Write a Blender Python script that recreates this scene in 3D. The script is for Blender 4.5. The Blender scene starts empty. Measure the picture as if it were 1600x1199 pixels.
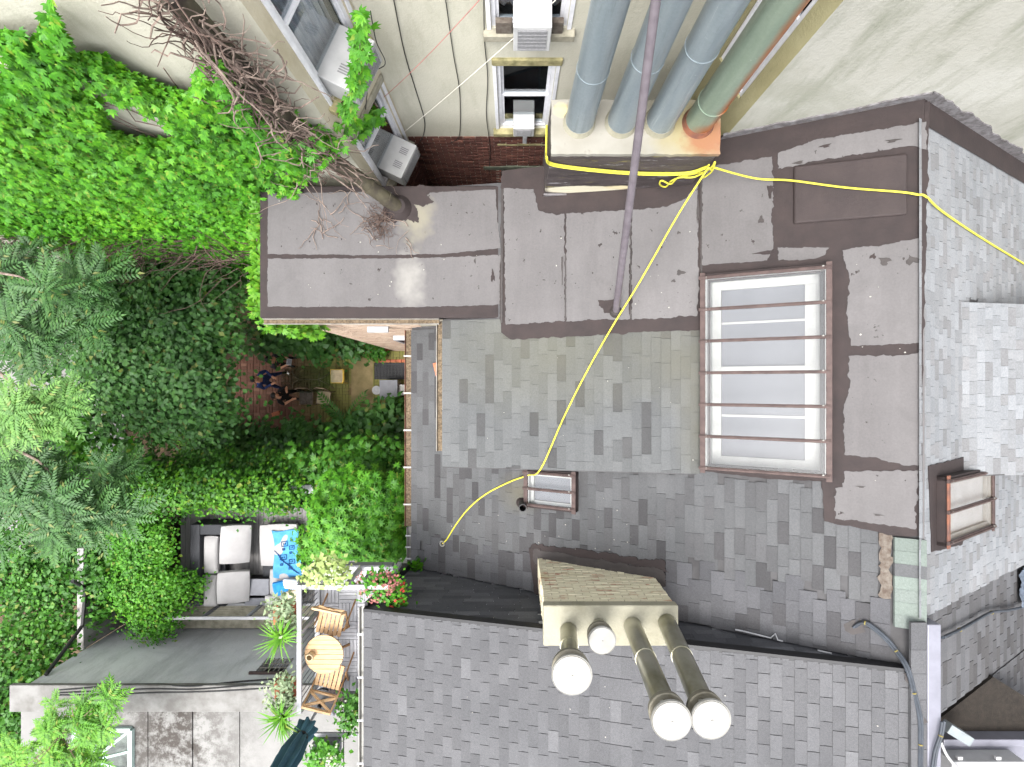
import bpy, bmesh, math, random
import numpy as np
from mathutils import Vector as V, Matrix, noise as mnoise

# ------------------------------------------------------------------ camera, sky, sun, exposure
scene = bpy.context.scene
C = scene.collection
F = 932.0            # focal length in photo pixels (photo 1600 wide)
H = 19.3             # camera height above the yard, metres
cam_d = bpy.data.cameras.new("camera"); cam = bpy.data.objects.new("camera", cam_d); C.objects.link(cam)
cam.location = (0, 0, H); cam.rotation_euler = (0, 0, 0)
cam_d.sensor_width = 36.0; cam_d.sensor_fit = 'HORIZONTAL'; cam_d.lens = 36.0 * F / 1600.0
cam_d.clip_start = 0.1; cam_d.clip_end = 500
scene.camera = cam

SUN_EL, SUN_AZ = 70.0, 225.0      # azimuth: compass, 0 = +Y, clockwise
w = bpy.data.worlds.new("World"); scene.world = w; w.use_nodes = True
nt = w.node_tree; nt.nodes.clear()
wo = nt.nodes.new("ShaderNodeOutputWorld"); bg = nt.nodes.new("ShaderNodeBackground")
sky = nt.nodes.new("ShaderNodeTexSky"); sky.sky_type = 'NISHITA'; sky.sun_disc = False
sky.sun_elevation = math.radians(SUN_EL); sky.sun_rotation = math.radians(SUN_AZ)
sky.air_density = 1.0; sky.dust_density = 4.0; sky.ozone_density = 1.0
hs = nt.nodes.new("ShaderNodeHueSaturation"); hs.inputs['Saturation'].default_value = 0.16
bg.inputs['Strength'].default_value = 0.15
nt.links.new(sky.outputs[0], hs.inputs['Color']); nt.links.new(hs.outputs[0], bg.inputs['Color']); nt.links.new(bg.outputs[0], wo.inputs['Surface'])
sd = bpy.data.lights.new("sun", 'SUN'); so = bpy.data.objects.new("sun", sd); C.objects.link(so)
sd.energy = 0.8; sd.angle = math.radians(26); sd.color = (1.0, 0.97, 0.92)
_a, _e = math.radians(SUN_AZ), math.radians(SUN_EL)
sdir = V((math.sin(_a) * math.cos(_e), math.cos(_a) * math.cos(_e), math.sin(_e)))
so.rotation_euler = sdir.to_track_quat('Z', 'Y').to_euler(); so.location = sdir * 40
vs = scene.view_settings
vs.view_transform = 'Standard'; vs.look = 'None'; vs.gamma = 1.0; vs.use_curve_mapping = False
vs.exposure = 2.22
scene.cycles.max_bounces = 5; scene.cycles.diffuse_bounces = 3; scene.cycles.glossy_bounces = 2; scene.cycles.transmission_bounces = 3; scene.cycles.transparent_max_bounces = 12
scene.cycles.use_adaptive_sampling = True; scene.cycles.adaptive_threshold = 0.02; scene.cycles.use_denoising = True
scene.cycles.sample_clamp_indirect = 4.0
scene.cycles.caustics_reflective = False; scene.cycles.caustics_refractive = False

rnd = random.Random(11); R = np.random.default_rng(11)

# ------------------------------------------------------------------ helpers
WM = {}
def P(px, py, z):
    d = H - z
    return V(((px - 800) / F * d, (599.5 - py) / F * d, z))
def px_of(p):
    d = H - p[2]
    return 800 + F * p[0] / d, 599.5 - F * p[1] / d
PL = {'wing': (9.06, 0.0), 'low': (9.03, 0.2), 'main': (10.07, 0.587), 'south': (8.45, 0.273), 'east': (3.726, -0.70), 'eastd': (6.676, -0.20)}
RIDGE = 4.93
def on(pl, px, py, off=0.0):
    a, b = PL[pl]; n = (px - 800) / F; d = a / (1 + b * n)
    l = math.hypot(1, b)
    return V((n * d - b / l * off, (599.5 - py) / F * d, H - d + off / l))
def zat(pl, X):
    a, b = PL[pl]; return H - a + b * X
def pip(x, y, poly):
    c = False; j = len(poly) - 1
    for i in range(len(poly)):
        xi, yi = poly[i]; xj, yj = poly[j]
        if (yi > y) != (yj > y) and x < (xj - xi) * (y - yi) / (yj - yi) + xi: c = not c
        j = i
    return c
def pip_np(x, y, poly):
    c = np.zeros(len(x), bool); j = len(poly) - 1
    for i in range(len(poly)):
        xi, yi = poly[i]; xj, yj = poly[j]
        with np.errstate(divide='ignore', invalid='ignore'):
            hit = ((yi > y) != (yj > y)) & (x < (xj - xi) * (y - yi) / ((yj - yi) if yj != yi else 1e-9) + xi)
        c ^= hit; j = i
    return c

def tag(o, label=None, cat=None, group=None, kind=None):
    if label: o['label'] = label
    if cat: o['category'] = cat
    if group: o['group'] = group
    if kind: o['kind'] = kind
    return o
def thing(name, label, cat, loc=(0, 0, 0), rot=0.0, group=None):
    o = bpy.data.objects.new(name, None); C.objects.link(o); o.empty_display_size = .2
    o.location = loc; o.rotation_euler = (0, 0, rot)
    WM[o.name] = Matrix.Translation(V(loc)) @ Matrix.Rotation(rot, 4, 'Z')
    return tag(o, label, cat, group)
def obj(name, me, mat=None, parent=None, M=None, local=False):
    """link a mesh; coordinates are world unless local (then they are the parent's)"""
    if mat is not None and len(me.materials) == 0: me.materials.append(mat)
    o = bpy.data.objects.new(name, me); C.objects.link(o)
    M = M or Matrix.Identity(4)
    if parent is not None:
        o.parent = parent
        if local: WM[o.name] = WM[parent.name] @ M
        else:
            o.matrix_parent_inverse = WM[parent.name].inverted(); WM[o.name] = M
        o.matrix_basis = M
    else:
        o.matrix_basis = M; WM[o.name] = M
    return o

class MB:
    def __init__(s): s.v = []; s.f = []
    def add(s, vs, fs):
        b = len(s.v); s.v += [tuple(p) for p in vs]; s.f += [tuple(i + b for i in f) for f in fs]; return s
    def quad(s, *p): return s.add(p, [tuple(range(len(p)))])
    def box(s, a, b):
        x0, y0, z0 = [min(a[i], b[i]) for i in range(3)]; x1, y1, z1 = [max(a[i], b[i]) for i in range(3)]
        return s.add([(x0,y0,z0),(x1,y0,z0),(x1,y1,z0),(x0,y1,z0),(x0,y0,z1),(x1,y0,z1),(x1,y1,z1),(x0,y1,z1)],
                     [(3,2,1,0),(4,5,6,7),(0,1,5,4),(1,2,6,5),(2,3,7,6),(3,0,4,7)])
    def obox(s, M, size, c=(0,0,0)):
        hx, hy, hz = [q / 2 for q in size]
        p = [(-hx,-hy,-hz),(hx,-hy,-hz),(hx,hy,-hz),(-hx,hy,-hz),(-hx,-hy,hz),(hx,-hy,hz),(hx,hy,hz),(-hx,hy,hz)]
        return s.add([M @ (V(q) + V(c)) for q in p], [(3,2,1,0),(4,5,6,7),(0,1,5,4),(1,2,6,5),(2,3,7,6),(3,0,4,7)])
    def beam(s, a, b, w, h, up=(0,0,1)):
        a = V(a); b = V(b); x = (b - a).normalized(); u = V(up)
        y = u.cross(x)
        if y.length < 1e-4: y = V((1,0,0)).cross(x)
        y.normalize(); z = x.cross(y)
        M = Matrix((x, y, z)).transposed().to_4x4(); M.translation = (a + b) / 2
        return s.obox(M, ((b - a).length, w, h))
    def prism(s, poly, z0, z1):
        n = len(poly)
        zz0 = z0 if callable(z0) else (lambda x, y: z0); zz1 = z1 if callable(z1) else (lambda x, y: z1)
        s.add([(x, y, zz0(x, y)) for x, y in poly] + [(x, y, zz1(x, y)) for x, y in poly],
              [tuple(range(n))[::-1], tuple(range(n, 2*n))] + [(i, (i+1) % n, n + (i+1) % n, n + i) for i in range(n)])
        return s
    def tube(s, pts, r, sides=8, caps=True):
        pts = [V(p) for p in pts]; n = len(pts)
        rr = r if isinstance(r, (list, tuple)) else [r] * n
        vs = []; up = None
        for i, p in enumerate(pts):
            t = (pts[min(i+1, n-1)] - pts[max(i-1, 0)]).normalized()
            if up is None:
                up = V((0,0,1)) if abs(t.z) < .9 else V((1,0,0))
            u = (up - t * up.dot(t)); u = u.normalized() if u.length > 1e-5 else t.orthogonal().normalized()
            up = u; v = t.cross(u)
            for k in range(sides):
                a = 2 * math.pi * k / sides
                vs.append(p + (u * math.cos(a) + v * math.sin(a)) * rr[i])
        fs = []
        for i in range(n - 1):
            for k in range(sides):
                k2 = (k + 1) % sides
                fs.append((i*sides+k, i*sides+k2, (i+1)*sides+k2, (i+1)*sides+k))
        if caps: fs += [tuple(range(sides))[::-1], tuple(range((n-1)*sides, n*sides))]
        return s.add(vs, fs)
    def lathe(s, prof, c=(0,0,0), segs=24, M=None):
        vs = []; n = len(prof); M = M or Matrix.Translation(V(c))
        for r, z in prof:
            for k in range(segs):
                a = 2 * math.pi * k / segs; vs.append(M @ V((r * math.cos(a), r * math.sin(a), z)))
        fs = [(i*segs+k, i*segs+(k+1) % segs, (i+1)*segs+(k+1) % segs, (i+1)*segs+k) for i in range(n-1) for k in range(segs)]
        if prof[0][0] > 1e-5: fs.append(tuple(range(segs))[::-1])
        if prof[-1][0] > 1e-5: fs.append(tuple(range((n-1)*segs, n*segs)))
        return s.add(vs, fs)
    def mesh(s, name, smooth=False, bevel=0.0, segs=2):
        me = bpy.data.meshes.new(name); me.from_pydata(s.v, [], s.f); me.update()
        if bevel or True:
            bm = bmesh.new(); bm.from_mesh(me)
            if smooth: bmesh.ops.remove_doubles(bm, verts=bm.verts, dist=1e-5)
            bmesh.ops.recalc_face_normals(bm, faces=bm.faces)
            if bevel: bmesh.ops.bevel(bm, geom=list(bm.edges), offset=bevel, segments=segs, affect='EDGES', profile=.5, clamp_overlap=True)
            bm.to_mesh(me); bm.free()
        if smooth:
            for p in me.polygons: p.use_smooth = True
            try: me.set_sharp_from_angle(angle=math.radians(40))
            except Exception: pass
        return me
    def build(s, name, mat, parent=None, smooth=False, bevel=0.0, local=False, segs=2, kind=None):
        o = obj(name, s.mesh(name, smooth, bevel, segs), mat, parent, None, local)
        if kind: o['kind'] = kind
        return o

# ------------------------------------------------------------------ materials
def lin(*c):
    f = lambda x: (x / 255 / 12.92) if x / 255 <= .04045 else ((x / 255 + .055) / 1.055) ** 2.4
    return tuple(f(x) for x in c)
class NT:
    def __init__(s, name):
        s.m = bpy.data.materials.new(name); s.m.use_nodes = True; s.t = s.m.node_tree; s.t.nodes.clear()
        s.out = s.n('ShaderNodeOutputMaterial'); s.b = s.n('ShaderNodeBsdfPrincipled'); s.l(s.b.outputs[0], s.out.inputs['Surface'])
        s.geo = s.n('ShaderNodeNewGeometry'); s.pos = s.geo.outputs['Position']
    def n(s, t, **k):
        x = s.t.nodes.new(t)
        for a, v in k.items(): setattr(x, a, v)
        return x
    def l(s, a, b): s.t.links.new(a, b)
    def val(s, x, inp):
        if hasattr(x, 'links') or isinstance(x, bpy.types.NodeSocket): s.l(x, inp)
        else: inp.default_value = x
    def noise(s, scale, detail=4, rough=.55, vec=None, stretch=None, dist=0.0):
        x = s.n('ShaderNodeTexNoise'); x.inputs['Scale'].default_value = scale; x.inputs['Detail'].default_value = detail
        x.inputs['Roughness'].default_value = rough; x.inputs['Distortion'].default_value = dist
        v = vec or s.pos
        if stretch:
            mp = s.n('ShaderNodeMapping'); mp.inputs['Scale'].default_value = stretch; s.l(v, mp.inputs[0]); v = mp.outputs[0]
        s.l(v, x.inputs['Vector']); return x.outputs['Fac']
    def ramp(s, fac, stops):
        x = s.n('ShaderNodeValToRGB'); e = x.color_ramp.elements
        while len(e) < len(stops): e.new(.5)
        for i, (p, c) in enumerate(stops):
            e[i].position = p; e[i].color = (*c, 1) if len(c) == 3 else c
        s.l(fac, x.inputs[0]); return x.outputs[0]
    def rng(s, fac, a, b, c=0.0, d=1.0):
        x = s.n('ShaderNodeMapRange'); x.clamp = True
        s.l(fac, x.inputs['Value']); x.inputs['From Min'].default_value = a; x.inputs['From Max'].default_value = b
        x.inputs['To Min'].default_value = c; x.inputs['To Max'].default_value = d; return x.outputs[0]
    def mix(s, fac, a, b, mode='MIX'):
        x = s.n('ShaderNodeMix', data_type='RGBA', blend_type=mode)
        s.val(fac, x.inputs[0])
        for v, i in ((a, 6), (b, 7)):
            if isinstance(v, tuple): x.inputs[i].default_value = (*v[:3], 1)
            else: s.l(v, x.inputs[i])
        return x.outputs[2]
    def math(s, op, a, b=0.0):
        x = s.n('ShaderNodeMath', operation=op); s.val(a, x.inputs[0]); s.val(b, x.inputs[1]); return x.outputs[0]
    def spot(s, c, r, soft=.3, nscale=4.0, namp=.6, scale=(1,1,1)):
        """mask: 1 inside a noisy blob round point c"""
        sub = s.n('ShaderNodeVectorMath', operation='SUBTRACT'); s.l(s.pos, sub.inputs[0]); sub.inputs[1].default_value = c
        mul = s.n('ShaderNodeVectorMath', operation='MULTIPLY'); s.l(sub.outputs[0], mul.inputs[0]); mul.inputs[1].default_value = scale
        ln = s.n('ShaderNodeVectorMath', operation='LENGTH'); s.l(mul.outputs[0], ln.inputs[0])
        nz = s.noise(nscale, 5, .6)
        d = s.math('ADD', ln.outputs['Value'], s.math('MULTIPLY', s.math('SUBTRACT', nz, .5), namp * r * 2))
        return s.rng(d, r * (1 + soft), r * (1 - soft), 0, 1)
    def bump(s, h, strength=.3, dist=.01):
        x = s.n('ShaderNodeBump'); x.inputs['Strength'].default_value = strength; x.inputs['Distance'].default_value = dist
        s.l(h, x.inputs['Height']); s.l(x.outputs[0], s.b.inputs['Normal'])
    def fin(s, col, rough=.8, metal=0.0, spec=.3):
        s.val(col if not isinstance(col, tuple) else (*col[:3], 1), s.b.inputs['Base Color'])
        s.val(rough, s.b.inputs['Roughness']); s.val(metal, s.b.inputs['Metallic']); s.b.inputs['Specular IOR Level'].default_value = spec
        return s.m
    def pick(s):
        """a random number per piece: per object and per loose island"""
        oi = s.n('ShaderNodeObjectInfo')
        return s.math('FRACT', s.math('ADD', oi.outputs['Random'], s.geo.outputs['Random Per Island']))

def plain(name, c, c2=None, scale=6, rough=.7, metal=0.0, bump=0.0, bscale=60, spec=.3, stretch=None, lo=.35, hi=.65):
    k = NT(name)
    c2 = c2 or tuple(x * .8 for x in c)
    nz = k.noise(scale, 6, .6, stretch=stretch)
    col = k.ramp(nz, [(lo, c2), (hi, c)])
    if bump: k.bump(k.noise(bscale, 4, .6), bump, .01)
    return k.fin(col, rough, metal, spec)

def shingle_mat(name, tones, grain=.25, stain=None, moss=None, k_alb=.32):
    k = NT(name)
    p = k.pick()
    x = k.n('ShaderNodeValToRGB'); x.color_ramp.interpolation = 'CONSTANT'
    e = x.color_ramp.elements
    while len(e) < len(tones): e.new(.5)
    pos = 0
    for i, (wt, c) in enumerate(tones):
        e[i].position = pos; e[i].color = (*[q * k_alb for q in c], 1); pos += wt
    k.l(p, x.inputs[0])
    p2 = k.math('FRACT', k.math('MULTIPLY', p, 17.31))
    col = k.mix(1.0, x.outputs[0], k.ramp(p2, [(0, (.88,.88,.88)), (1, (1.1,1.1,1.1))]), 'MULTIPLY')
    g = k.noise(220, 2, .7); g2 = k.noise(45, 3, .6)
    col = k.mix(grain, col, k.ramp(g, [(.3, (.25,.25,.25)), (.7, (1.6,1.6,1.6))]), 'MULTIPLY')
    col = k.mix(.35, col, k.ramp(g2, [(.3, (.6,.6,.6)), (.7, (1.25,1.25,1.25))]), 'MULTIPLY')
    big = k.noise(.9, 4, .6)
    col = k.mix(.5, col, k.ramp(big, [(.3, (.74,.75,.76)), (.7, (1.12,1.11,1.10))]), 'MULTIPLY')
    if stain:
        for (c, r, colr, amt, sc) in stain:
            m = k.math('MULTIPLY', k.spot(c, r, .9, 2.5, .5, sc), amt)
            col = k.mix(m, col, tuple(q * k_alb for q in colr), 'MIX')
    k.bump(g, .35, .004)
    return k.fin(col, .92, 0, .15)

M = {}
M['tar'] = plain('roof_tar', lin(47,39,38), lin(37,31,31), 3.5, .8, bump=.3, bscale=25, stretch=(1,1,1), lo=.3, hi=.7)
def membrane():
    k = NT('roof_membrane')
    p = k.pick()
    col = k.ramp(p, [(0, lin(160,156,154)), (1, lin(170,166,164))])
    a = k.noise(1.2, 5, .6); col = k.mix(.6, col, k.ramp(a, [(.3, (.8,.8,.8)), (.7, (1.08,1.07,1.07))]), 'MULTIPLY')
    s = k.noise(3, 6, .7, stretch=(1, .15, 1)); col = k.mix(.35, col, k.ramp(s, [(.35, (.78,.77,.77)), (.6, (1.05,1.05,1.05))]), 'MULTIPLY')
    sp = k.noise(9, 3, .65); col = k.mix(k.rng(sp, .67, .71), col, lin(98,90,88))
    gr = k.noise(40, 4, .75); col = k.mix(.35, col, k.ramp(gr, [(.3, (.72,.72,.72)), (.7, (1.15,1.15,1.15))]), 'MULTIPLY')
    pd = k.noise(.7, 5, .6, dist=1.2); col = k.mix(k.rng(pd, .56, .62, 0, .18), col, lin(128,124,122))
    c1 = tuple(P(652, 335, 10.24)); c2 = tuple(P(640, 440, 10.24))
    col = k.mix(k.math('MULTIPLY', k.spot(c1, .27, .6, 5, 1.1, (1.4,.75,1)), .62), col, lin(214,206,176))
    col = k.mix(k.math('MULTIPLY', k.spot(c2, .27, .6, 5, 1.1, (1.6,.75,1)), .68), col, lin(226,222,212))
    col = k.mix(1.0, col, (.285, .287, .296), 'MULTIPLY')
    k.bump(k.noise(14, 5, .6), .25, .01)
    return k.fin(col, .9, 0, .08)
M['membrane'] = membrane()
_s1 = tuple(on('low', 860, 545)); _s2 = tuple(on('low', 1080, 560)); _s3 = tuple(on('low', 1090, 670))
M['sh_low'] = shingle_mat('shingle_grey_mossy', [(.60, lin(142,144,145)), (.24, lin(135,137,138)), (.16, lin(116,116,117))],
    stain=[(_s1, .8, lin(148,146,122), .42, (.7,1.2,1)), (_s2, .5, lin(150,146,122), .4, (1,1,1)), (_s3, .3, lin(152,148,124), .4, (1.6,.6,1))])
_s4 = tuple(on('main', 815, 770))
M['sh_main'] = shingle_mat('shingle_grey', [(.58, lin(133,134,136)), (.26, lin(127,127,129)), (.16, lin(108,107,109))],
    stain=[(_s4, .25, lin(150,142,112), .5, (.8,1.2,1))])
M['sh_new'] = shingle_mat('shingle_blend', [(.4, lin(132,132,136)), (.35, lin(124,124,128)), (.25, lin(114,113,116))], grain=.4)
M['sh_south'] = shingle_mat('shingle_granite', [(.64, lin(139,139,142)), (.30, lin(134,134,137)), (.06, lin(150,150,153))], grain=.55)
M['sh_east'] = shingle_mat('shingle_pale', [(.5, lin(192,195,199)), (.3, lin(186,188,191)), (.2, lin(178,178,180))], grain=.2)
M['sh_east2'] = shingle_mat('shingle_taupe', [(.5, lin(140,140,143)), (.3, lin(128,127,129)), (.2, lin(118,116,117))], grain=.3)
M['sh_dark'] = shingle_mat('shingle_charcoal', [(.5, lin(112,113,119)), (.3, lin(100,101,107)), (.2, lin(126,127,133))], grain=.3, k_alb=.5)
M['sh_mint'] = shingle_mat('shingle_mint', [(.5, lin(168,180,172)), (.5, lin(158,168,162))], grain=.3)
M['black_metal'] = plain('black_flashing', lin(30,30,33), lin(24,24,26), 5, .5)
M['underlay'] = plain('roof_underlay', lin(70,69,70), lin(56,55,56), 3, .9)
def stucco(name, c, c2, dark, streak=.5):
    k = NT(name)
    a = k.noise(.8, 6, .6); col = k.ramp(a, [(.3, c2), (.68, c)])
    s = k.noise(2.2, 6, .7, stretch=(1, 1, .22)); col = k.mix(k.math('MULTIPLY', k.rng(s, .48, .70), streak), col, dark)
    s3 = k.noise(.55, 5, .65, dist=.8); col = k.mix(k.math('MULTIPLY', k.rng(s3, .5, .68), streak * .8), col, tuple(.5 * (p + q) for p, q in zip(c2, dark)))
    f = k.noise(14, 5, .7, stretch=(1, 1, .5)); col = k.mix(k.rng(f, .6, .8, 0, .35), col, tuple(x * .6 for x in c))
    cr = k.noise(5, 4, .6); col = k.mix(k.rng(cr, .7, .74, 0, .35), col, tuple(min(1, x * 1.25) for x in c))
    k.bump(k.noise(22, 6, .65), .35, .02)
    return k.fin(col, .88, 0, .2)
M['stucco'] = stucco('stucco_cream', lin(184,181,167), lin(170,168,153), lin(136,134,117))
M['stucco_white'] = stucco('stucco_white', lin(160,159,152), lin(149,148,139), lin(112,115,100), .8)
M['stucco_tan'] = stucco('stucco_tan', lin(186,176,154), lin(174,169,152), lin(140,131,104), .5)
M['stucco_olive'] = stucco('stucco_olive', lin(150,145,114), lin(136,130,98), lin(112,106,74), .6)
M['stucco_grey'] = stucco('stucco_grey', lin(196,197,200), lin(178,180,184), lin(128,129,132), .6)
def brick_mat(name, c, c2, c3, mortar=None, rough=.9):
    k = NT(name); p = k.pick()
    col = k.ramp(p, [(0, c), (.45, c2), (.8, c), (1, c3)])
    n1 = k.noise(18, 4, .6); col = k.mix(.5, col, k.ramp(n1, [(.3, (.6,.6,.6)), (.7, (1.2,1.2,1.2))]), 'MULTIPLY')
    k.bump(k.noise(60, 4, .6), .4, .006)
    return k.fin(col, rough, 0, .2)
M['brick_red'] = brick_mat('brick_red', lin(100,66,58), lin(80,54,49), lin(122,84,72))
M['brick_cream'] = None
def brick_cream():
    k = NT('brick_cream_peeling'); p = k.pick()
    n1 = k.noise(5.0, 6, .7, stretch=(.45, 1, 2.6))
    wearmask = k.rng(k.math('ADD', n1, k.math('MULTIPLY', p, .16)), .66, .74)
    col = k.mix(wearmask, lin(196,189,165), lin(150,104,86))
    low = k.noise(1.3, 4, .6); col = k.mix(k.rng(low, .62, .75, 0, .6), col, lin(176,166,132))
    k.bump(k.noise(50, 4, .6), .4, .006)
    return k.fin(col, .88, 0, .2)
M['brick_cream'] = brick_cream()
M['brick_tan'] = brick_mat('brick_tan', lin(176,156,138), lin(160,138,122), lin(190,172,156))
M['mortar'] = plain('mortar', lin(170,162,146), lin(138,130,116), 20, .95)
M['mortar_dark'] = plain('mortar_dark', lin(120,108,98), lin(84,74,68), 20, .95)
M['white_paint'] = plain('white_paint', lin(152,152,155), lin(140,141,144), 8, .5)
M['plastic_white'] = plain('plastic_white', lin(154,154,155), lin(144,144,145), 5, .45)
M['grille'] = plain('grey_grille', lin(128,128,130), lin(108,108,110), 40, .6)
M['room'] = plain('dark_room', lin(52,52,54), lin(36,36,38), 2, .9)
M['curtain'] = plain('curtain_cloth', lin(200,200,204), lin(150,152,160), 4, .9, stretch=(6,6,.5))
M['stone_moss'] = plain('mossy_stone', lin(158,150,112), lin(104,100,70), 6, .95, bump=.6, bscale=18)
M['stone'] = plain('grey_stone', lin(150,146,132), lin(116,112,98), 6, .95, bump=.5, bscale=18)
M['green_stone'] = plain('green_lintel', lin(92,98,84), lin(70,74,64), 6, .9)
def glass(name, tint=(.9,.95,1.0), gl=.18):
    k = NT(name)
    tr = k.n('ShaderNodeBsdfTransparent'); tr.inputs[0].default_value = (*tint, 1)
    g = k.n('ShaderNodeBsdfGlossy'); g.inputs['Roughness'].default_value = .03; g.inputs[0].default_value = (1,1,1,1)
    fr = k.n('ShaderNodeLayerWeight'); fr.inputs[0].default_value = .5
    m = k.n('ShaderNodeMixShader'); k.l(k.math('ADD', k.math('MULTIPLY', k.math('POWER', fr.outputs['Facing'], 4.0), .7), gl * .3), m.inputs[0])
    k.l(tr.outputs[0], m.inputs[1]); k.l(g.outputs[0], m.inputs[2]); k.l(m.outputs[0], k.out.inputs['Surface'])
    return k.m
M['glass'] = glass('window_glass', (.80,.84,.86), .3)
M['glass_clear'] = glass('clear_glass', (.99,.995,.995), .1)
M['glass_green'] = glass('green_glass', (.84,.92,.88), .2)
M['frosted'] = plain('frosted_panel', lin(92,93,97), lin(87,88,92), 2, .9, spec=.1)
M['copper'] = plain('brown_metal', lin(76,62,59), lin(58,46,44), 9, .6, .1)
M['rust_edge'] = plain('rusty_edge', lin(120,76,56), lin(84,60,54), 7, .7)
M['steel'] = plain('flue_steel', lin(176,174,160), lin(120,118,92), 2.2, .28, .85, stretch=(1,1,.6))
M['cap_white'] = plain('white_cap_metal', lin(134,133,130), lin(124,122,116), 5, .4, .1)
M['gutter_dirt'] = plain('gutter_dirt', lin(112,98,80), lin(66,56,44), 30, .95, bump=.8, bscale=60)
M['pipe_blue'] = None
def duct(name, c, c2, rust=None):
    k = NT(name)
    s = k.noise(6, 5, .6, stretch=(1, 1, .12)); col = k.ramp(s, [(.32, c2), (.68, c)])
    r2 = k.noise(9, 6, .75, stretch=(1, 1, .06)); col = k.mix(k.rng(r2, .56, .7, 0, .55), col, tuple(q * .55 for q in c2))
    r3 = k.noise(7, 5, .7, stretch=(1, 1, .05)); col = k.mix(k.rng(r3, .62, .7, 0, .6), col, tuple(min(1, q * 1.6) for q in c))
    r4 = k.noise(14, 4, .7); col = k.mix(k.rng(r4, .68, .72, 0, .5), col, tuple(min(1, q * 1.5) for q in c))
    f = k.noise(30, 4, .6); col = k.mix(.25, col, k.ramp(f, [(.3, (.7,.7,.7)), (.7, (1.2,1.2,1.2))]), 'MULTIPLY')
    if rust:
        for (cc, r, colr, sc) in rust: col = k.mix(k.spot(cc, r, .5, 5, .4, sc), col, colr)
    return k.fin(col, .38, .35, .4)
M['pipe_blue'] = duct('duct_blue_grey', lin(132,141,145), lin(112,123,129))
_c4 = P(1090, 190, 12.0)
M['pipe_rust'] = duct('duct_green_rust', lin(132,144,130), lin(110,124,110), [((_c4.x + .145, _c4.y - .11, 13.5), .10, lin(146,82,38), (1,1,.03)), ((_c4.x + .05, _c4.y - .16, 12.0), .12, lin(138,84,46), (1,1,.5))])
M['rope'] = plain('yellow_rope', lin(196,190,66), lin(172,165,56), 40, .75, bump=.6, bscale=140)
M['pole'] = plain('grey_pole', lin(96,90,95), lin(82,76,81), 8, .5)
M['iron'] = plain('old_iron_pipe', lin(74,70,55), lin(46,40,36), 4, .7, bump=.3, bscale=30)
M['twig'] = plain('dead_twig', lin(132,118,108), lin(92,78,72), 12, .9)
M['twig_dark'] = plain('dead_twig_dark', lin(92,76,68), lin(62,50,46), 12, .9)
M['bark'] = plain('bark', lin(120,104,86), lin(82,70,58), 14, .95, bump=.7, bscale=30)
M['soil'] = plain('garden_soil', lin(88,72,54), lin(52,44,34), 4, .98, bump=.8, bscale=14)
M['concrete'] = plain('pale_concrete', lin(120,119,117), lin(106,105,102), 2, .9, bump=.3, bscale=30)
M['cable'] = plain('black_cable', lin(46,46,46), lin(34,34,34), 10, .6)
M['red_line'] = plain('red_line', lin(170,110,104), lin(150,96,92), 10, .7)
M['white_line'] = plain('white_line', lin(222,218,208), lin(206,202,190), 10, .7)

def leaf_mat(name, c, c2, c3, trans=.22, rough=.5, nscale=1.2):
    k = NT(name)
    p = k.pick()
    nz = k.noise(nscale, 3, .6)
    f = k.math('ADD', k.math('MULTIPLY', p, .55), k.math('MULTIPLY', k.rng(nz, .3, .7), .45))
    col = k.ramp(f, [(.1, c2), (.5, c), (.95, c3)])
    col = k.mix(k.rng(k.math('FRACT', k.math('MULTIPLY', p, 7.13)), .965, .97), col, tuple(.5 * (u + v) for u, v in zip(c3, (.16, .12, .03))))
    k.fin(col, rough, 0, .3)
    tr = k.n('ShaderNodeBsdfTranslucent'); k.l(k.mix(1.0, col, (1.15, 1.3, .55), 'MULTIPLY'), tr.inputs[0])
    m = k.n('ShaderNodeMixShader'); m.inputs[0].default_value = trans
    k.l(k.b.outputs[0], m.inputs[1]); k.l(tr.outputs[0], m.inputs[2]); k.l(m.outputs[0], k.out.inputs['Surface'])
    return k.m
M['ivy'] = leaf_mat('creeper_leaf', lin(67,127,25), lin(49,103,21), lin(101,155,33), .22)
M['leaf_dark'] = leaf_mat('dark_leaf', lin(55,95,42), lin(42,76,33), lin(74,115,50))
M['leaf_bright'] = leaf_mat('bright_leaf', lin(64,119,25), lin(44,92,20), lin(88,140,34))
M['leaf_mid'] = leaf_mat('mid_leaf', lin(52,100,26), lin(37,78,20), lin(74,122,32))
M['leaf_blue'] = leaf_mat('pinnate_leaf', lin(53,89,42), lin(40,73,34), lin(72,109,51))
M['leaf_pale'] = leaf_mat('pale_pinnate_leaf', lin(79,118,51), lin(61,98,41), lin(103,137,66))
M['leaf_lime'] = leaf_mat('lime_leaf', lin(76,127,27), lin(57,104,22), lin(104,148,36))
M['leaf_silver'] = leaf_mat('silver_leaf', lin(125,140,109), lin(106,123,94), lin(142,155,122))
M['leaf_cream'] = leaf_mat('variegated_leaf', lin(146,163,98), lin(123,146,77), lin(165,176,119))
M['petal_white'] = leaf_mat('white_petal', lin(174,180,158), lin(166,171,152), lin(180,186,164), .2)
M['petal_red'] = leaf_mat('red_petal', lin(179,43,45), lin(154,33,35), lin(198,72,67), .2)
M['petal_pink'] = leaf_mat('pink_petal', lin(154,95,92), lin(131,70,75), lin(171,125,112), .2)
M['terracotta'] = plain('terracotta', lin(176,106,78), lin(148,86,64), 10, .9)
M['fasciawhite'] = plain('fascia_white', lin(146,143,137), lin(112,106,98), 7, .7)

M['cap_concrete'] = stucco('cap_concrete', lin(140,137,122), lin(130,127,112), lin(104,100,82), .6)
M['tie'] = plain('dull_tie', lin(116,104,56), lin(100,90,48), 20, .8)
M['flake'] = plain('paint_flake', lin(140,138,132), lin(120,118,112), 8, .8)

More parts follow.
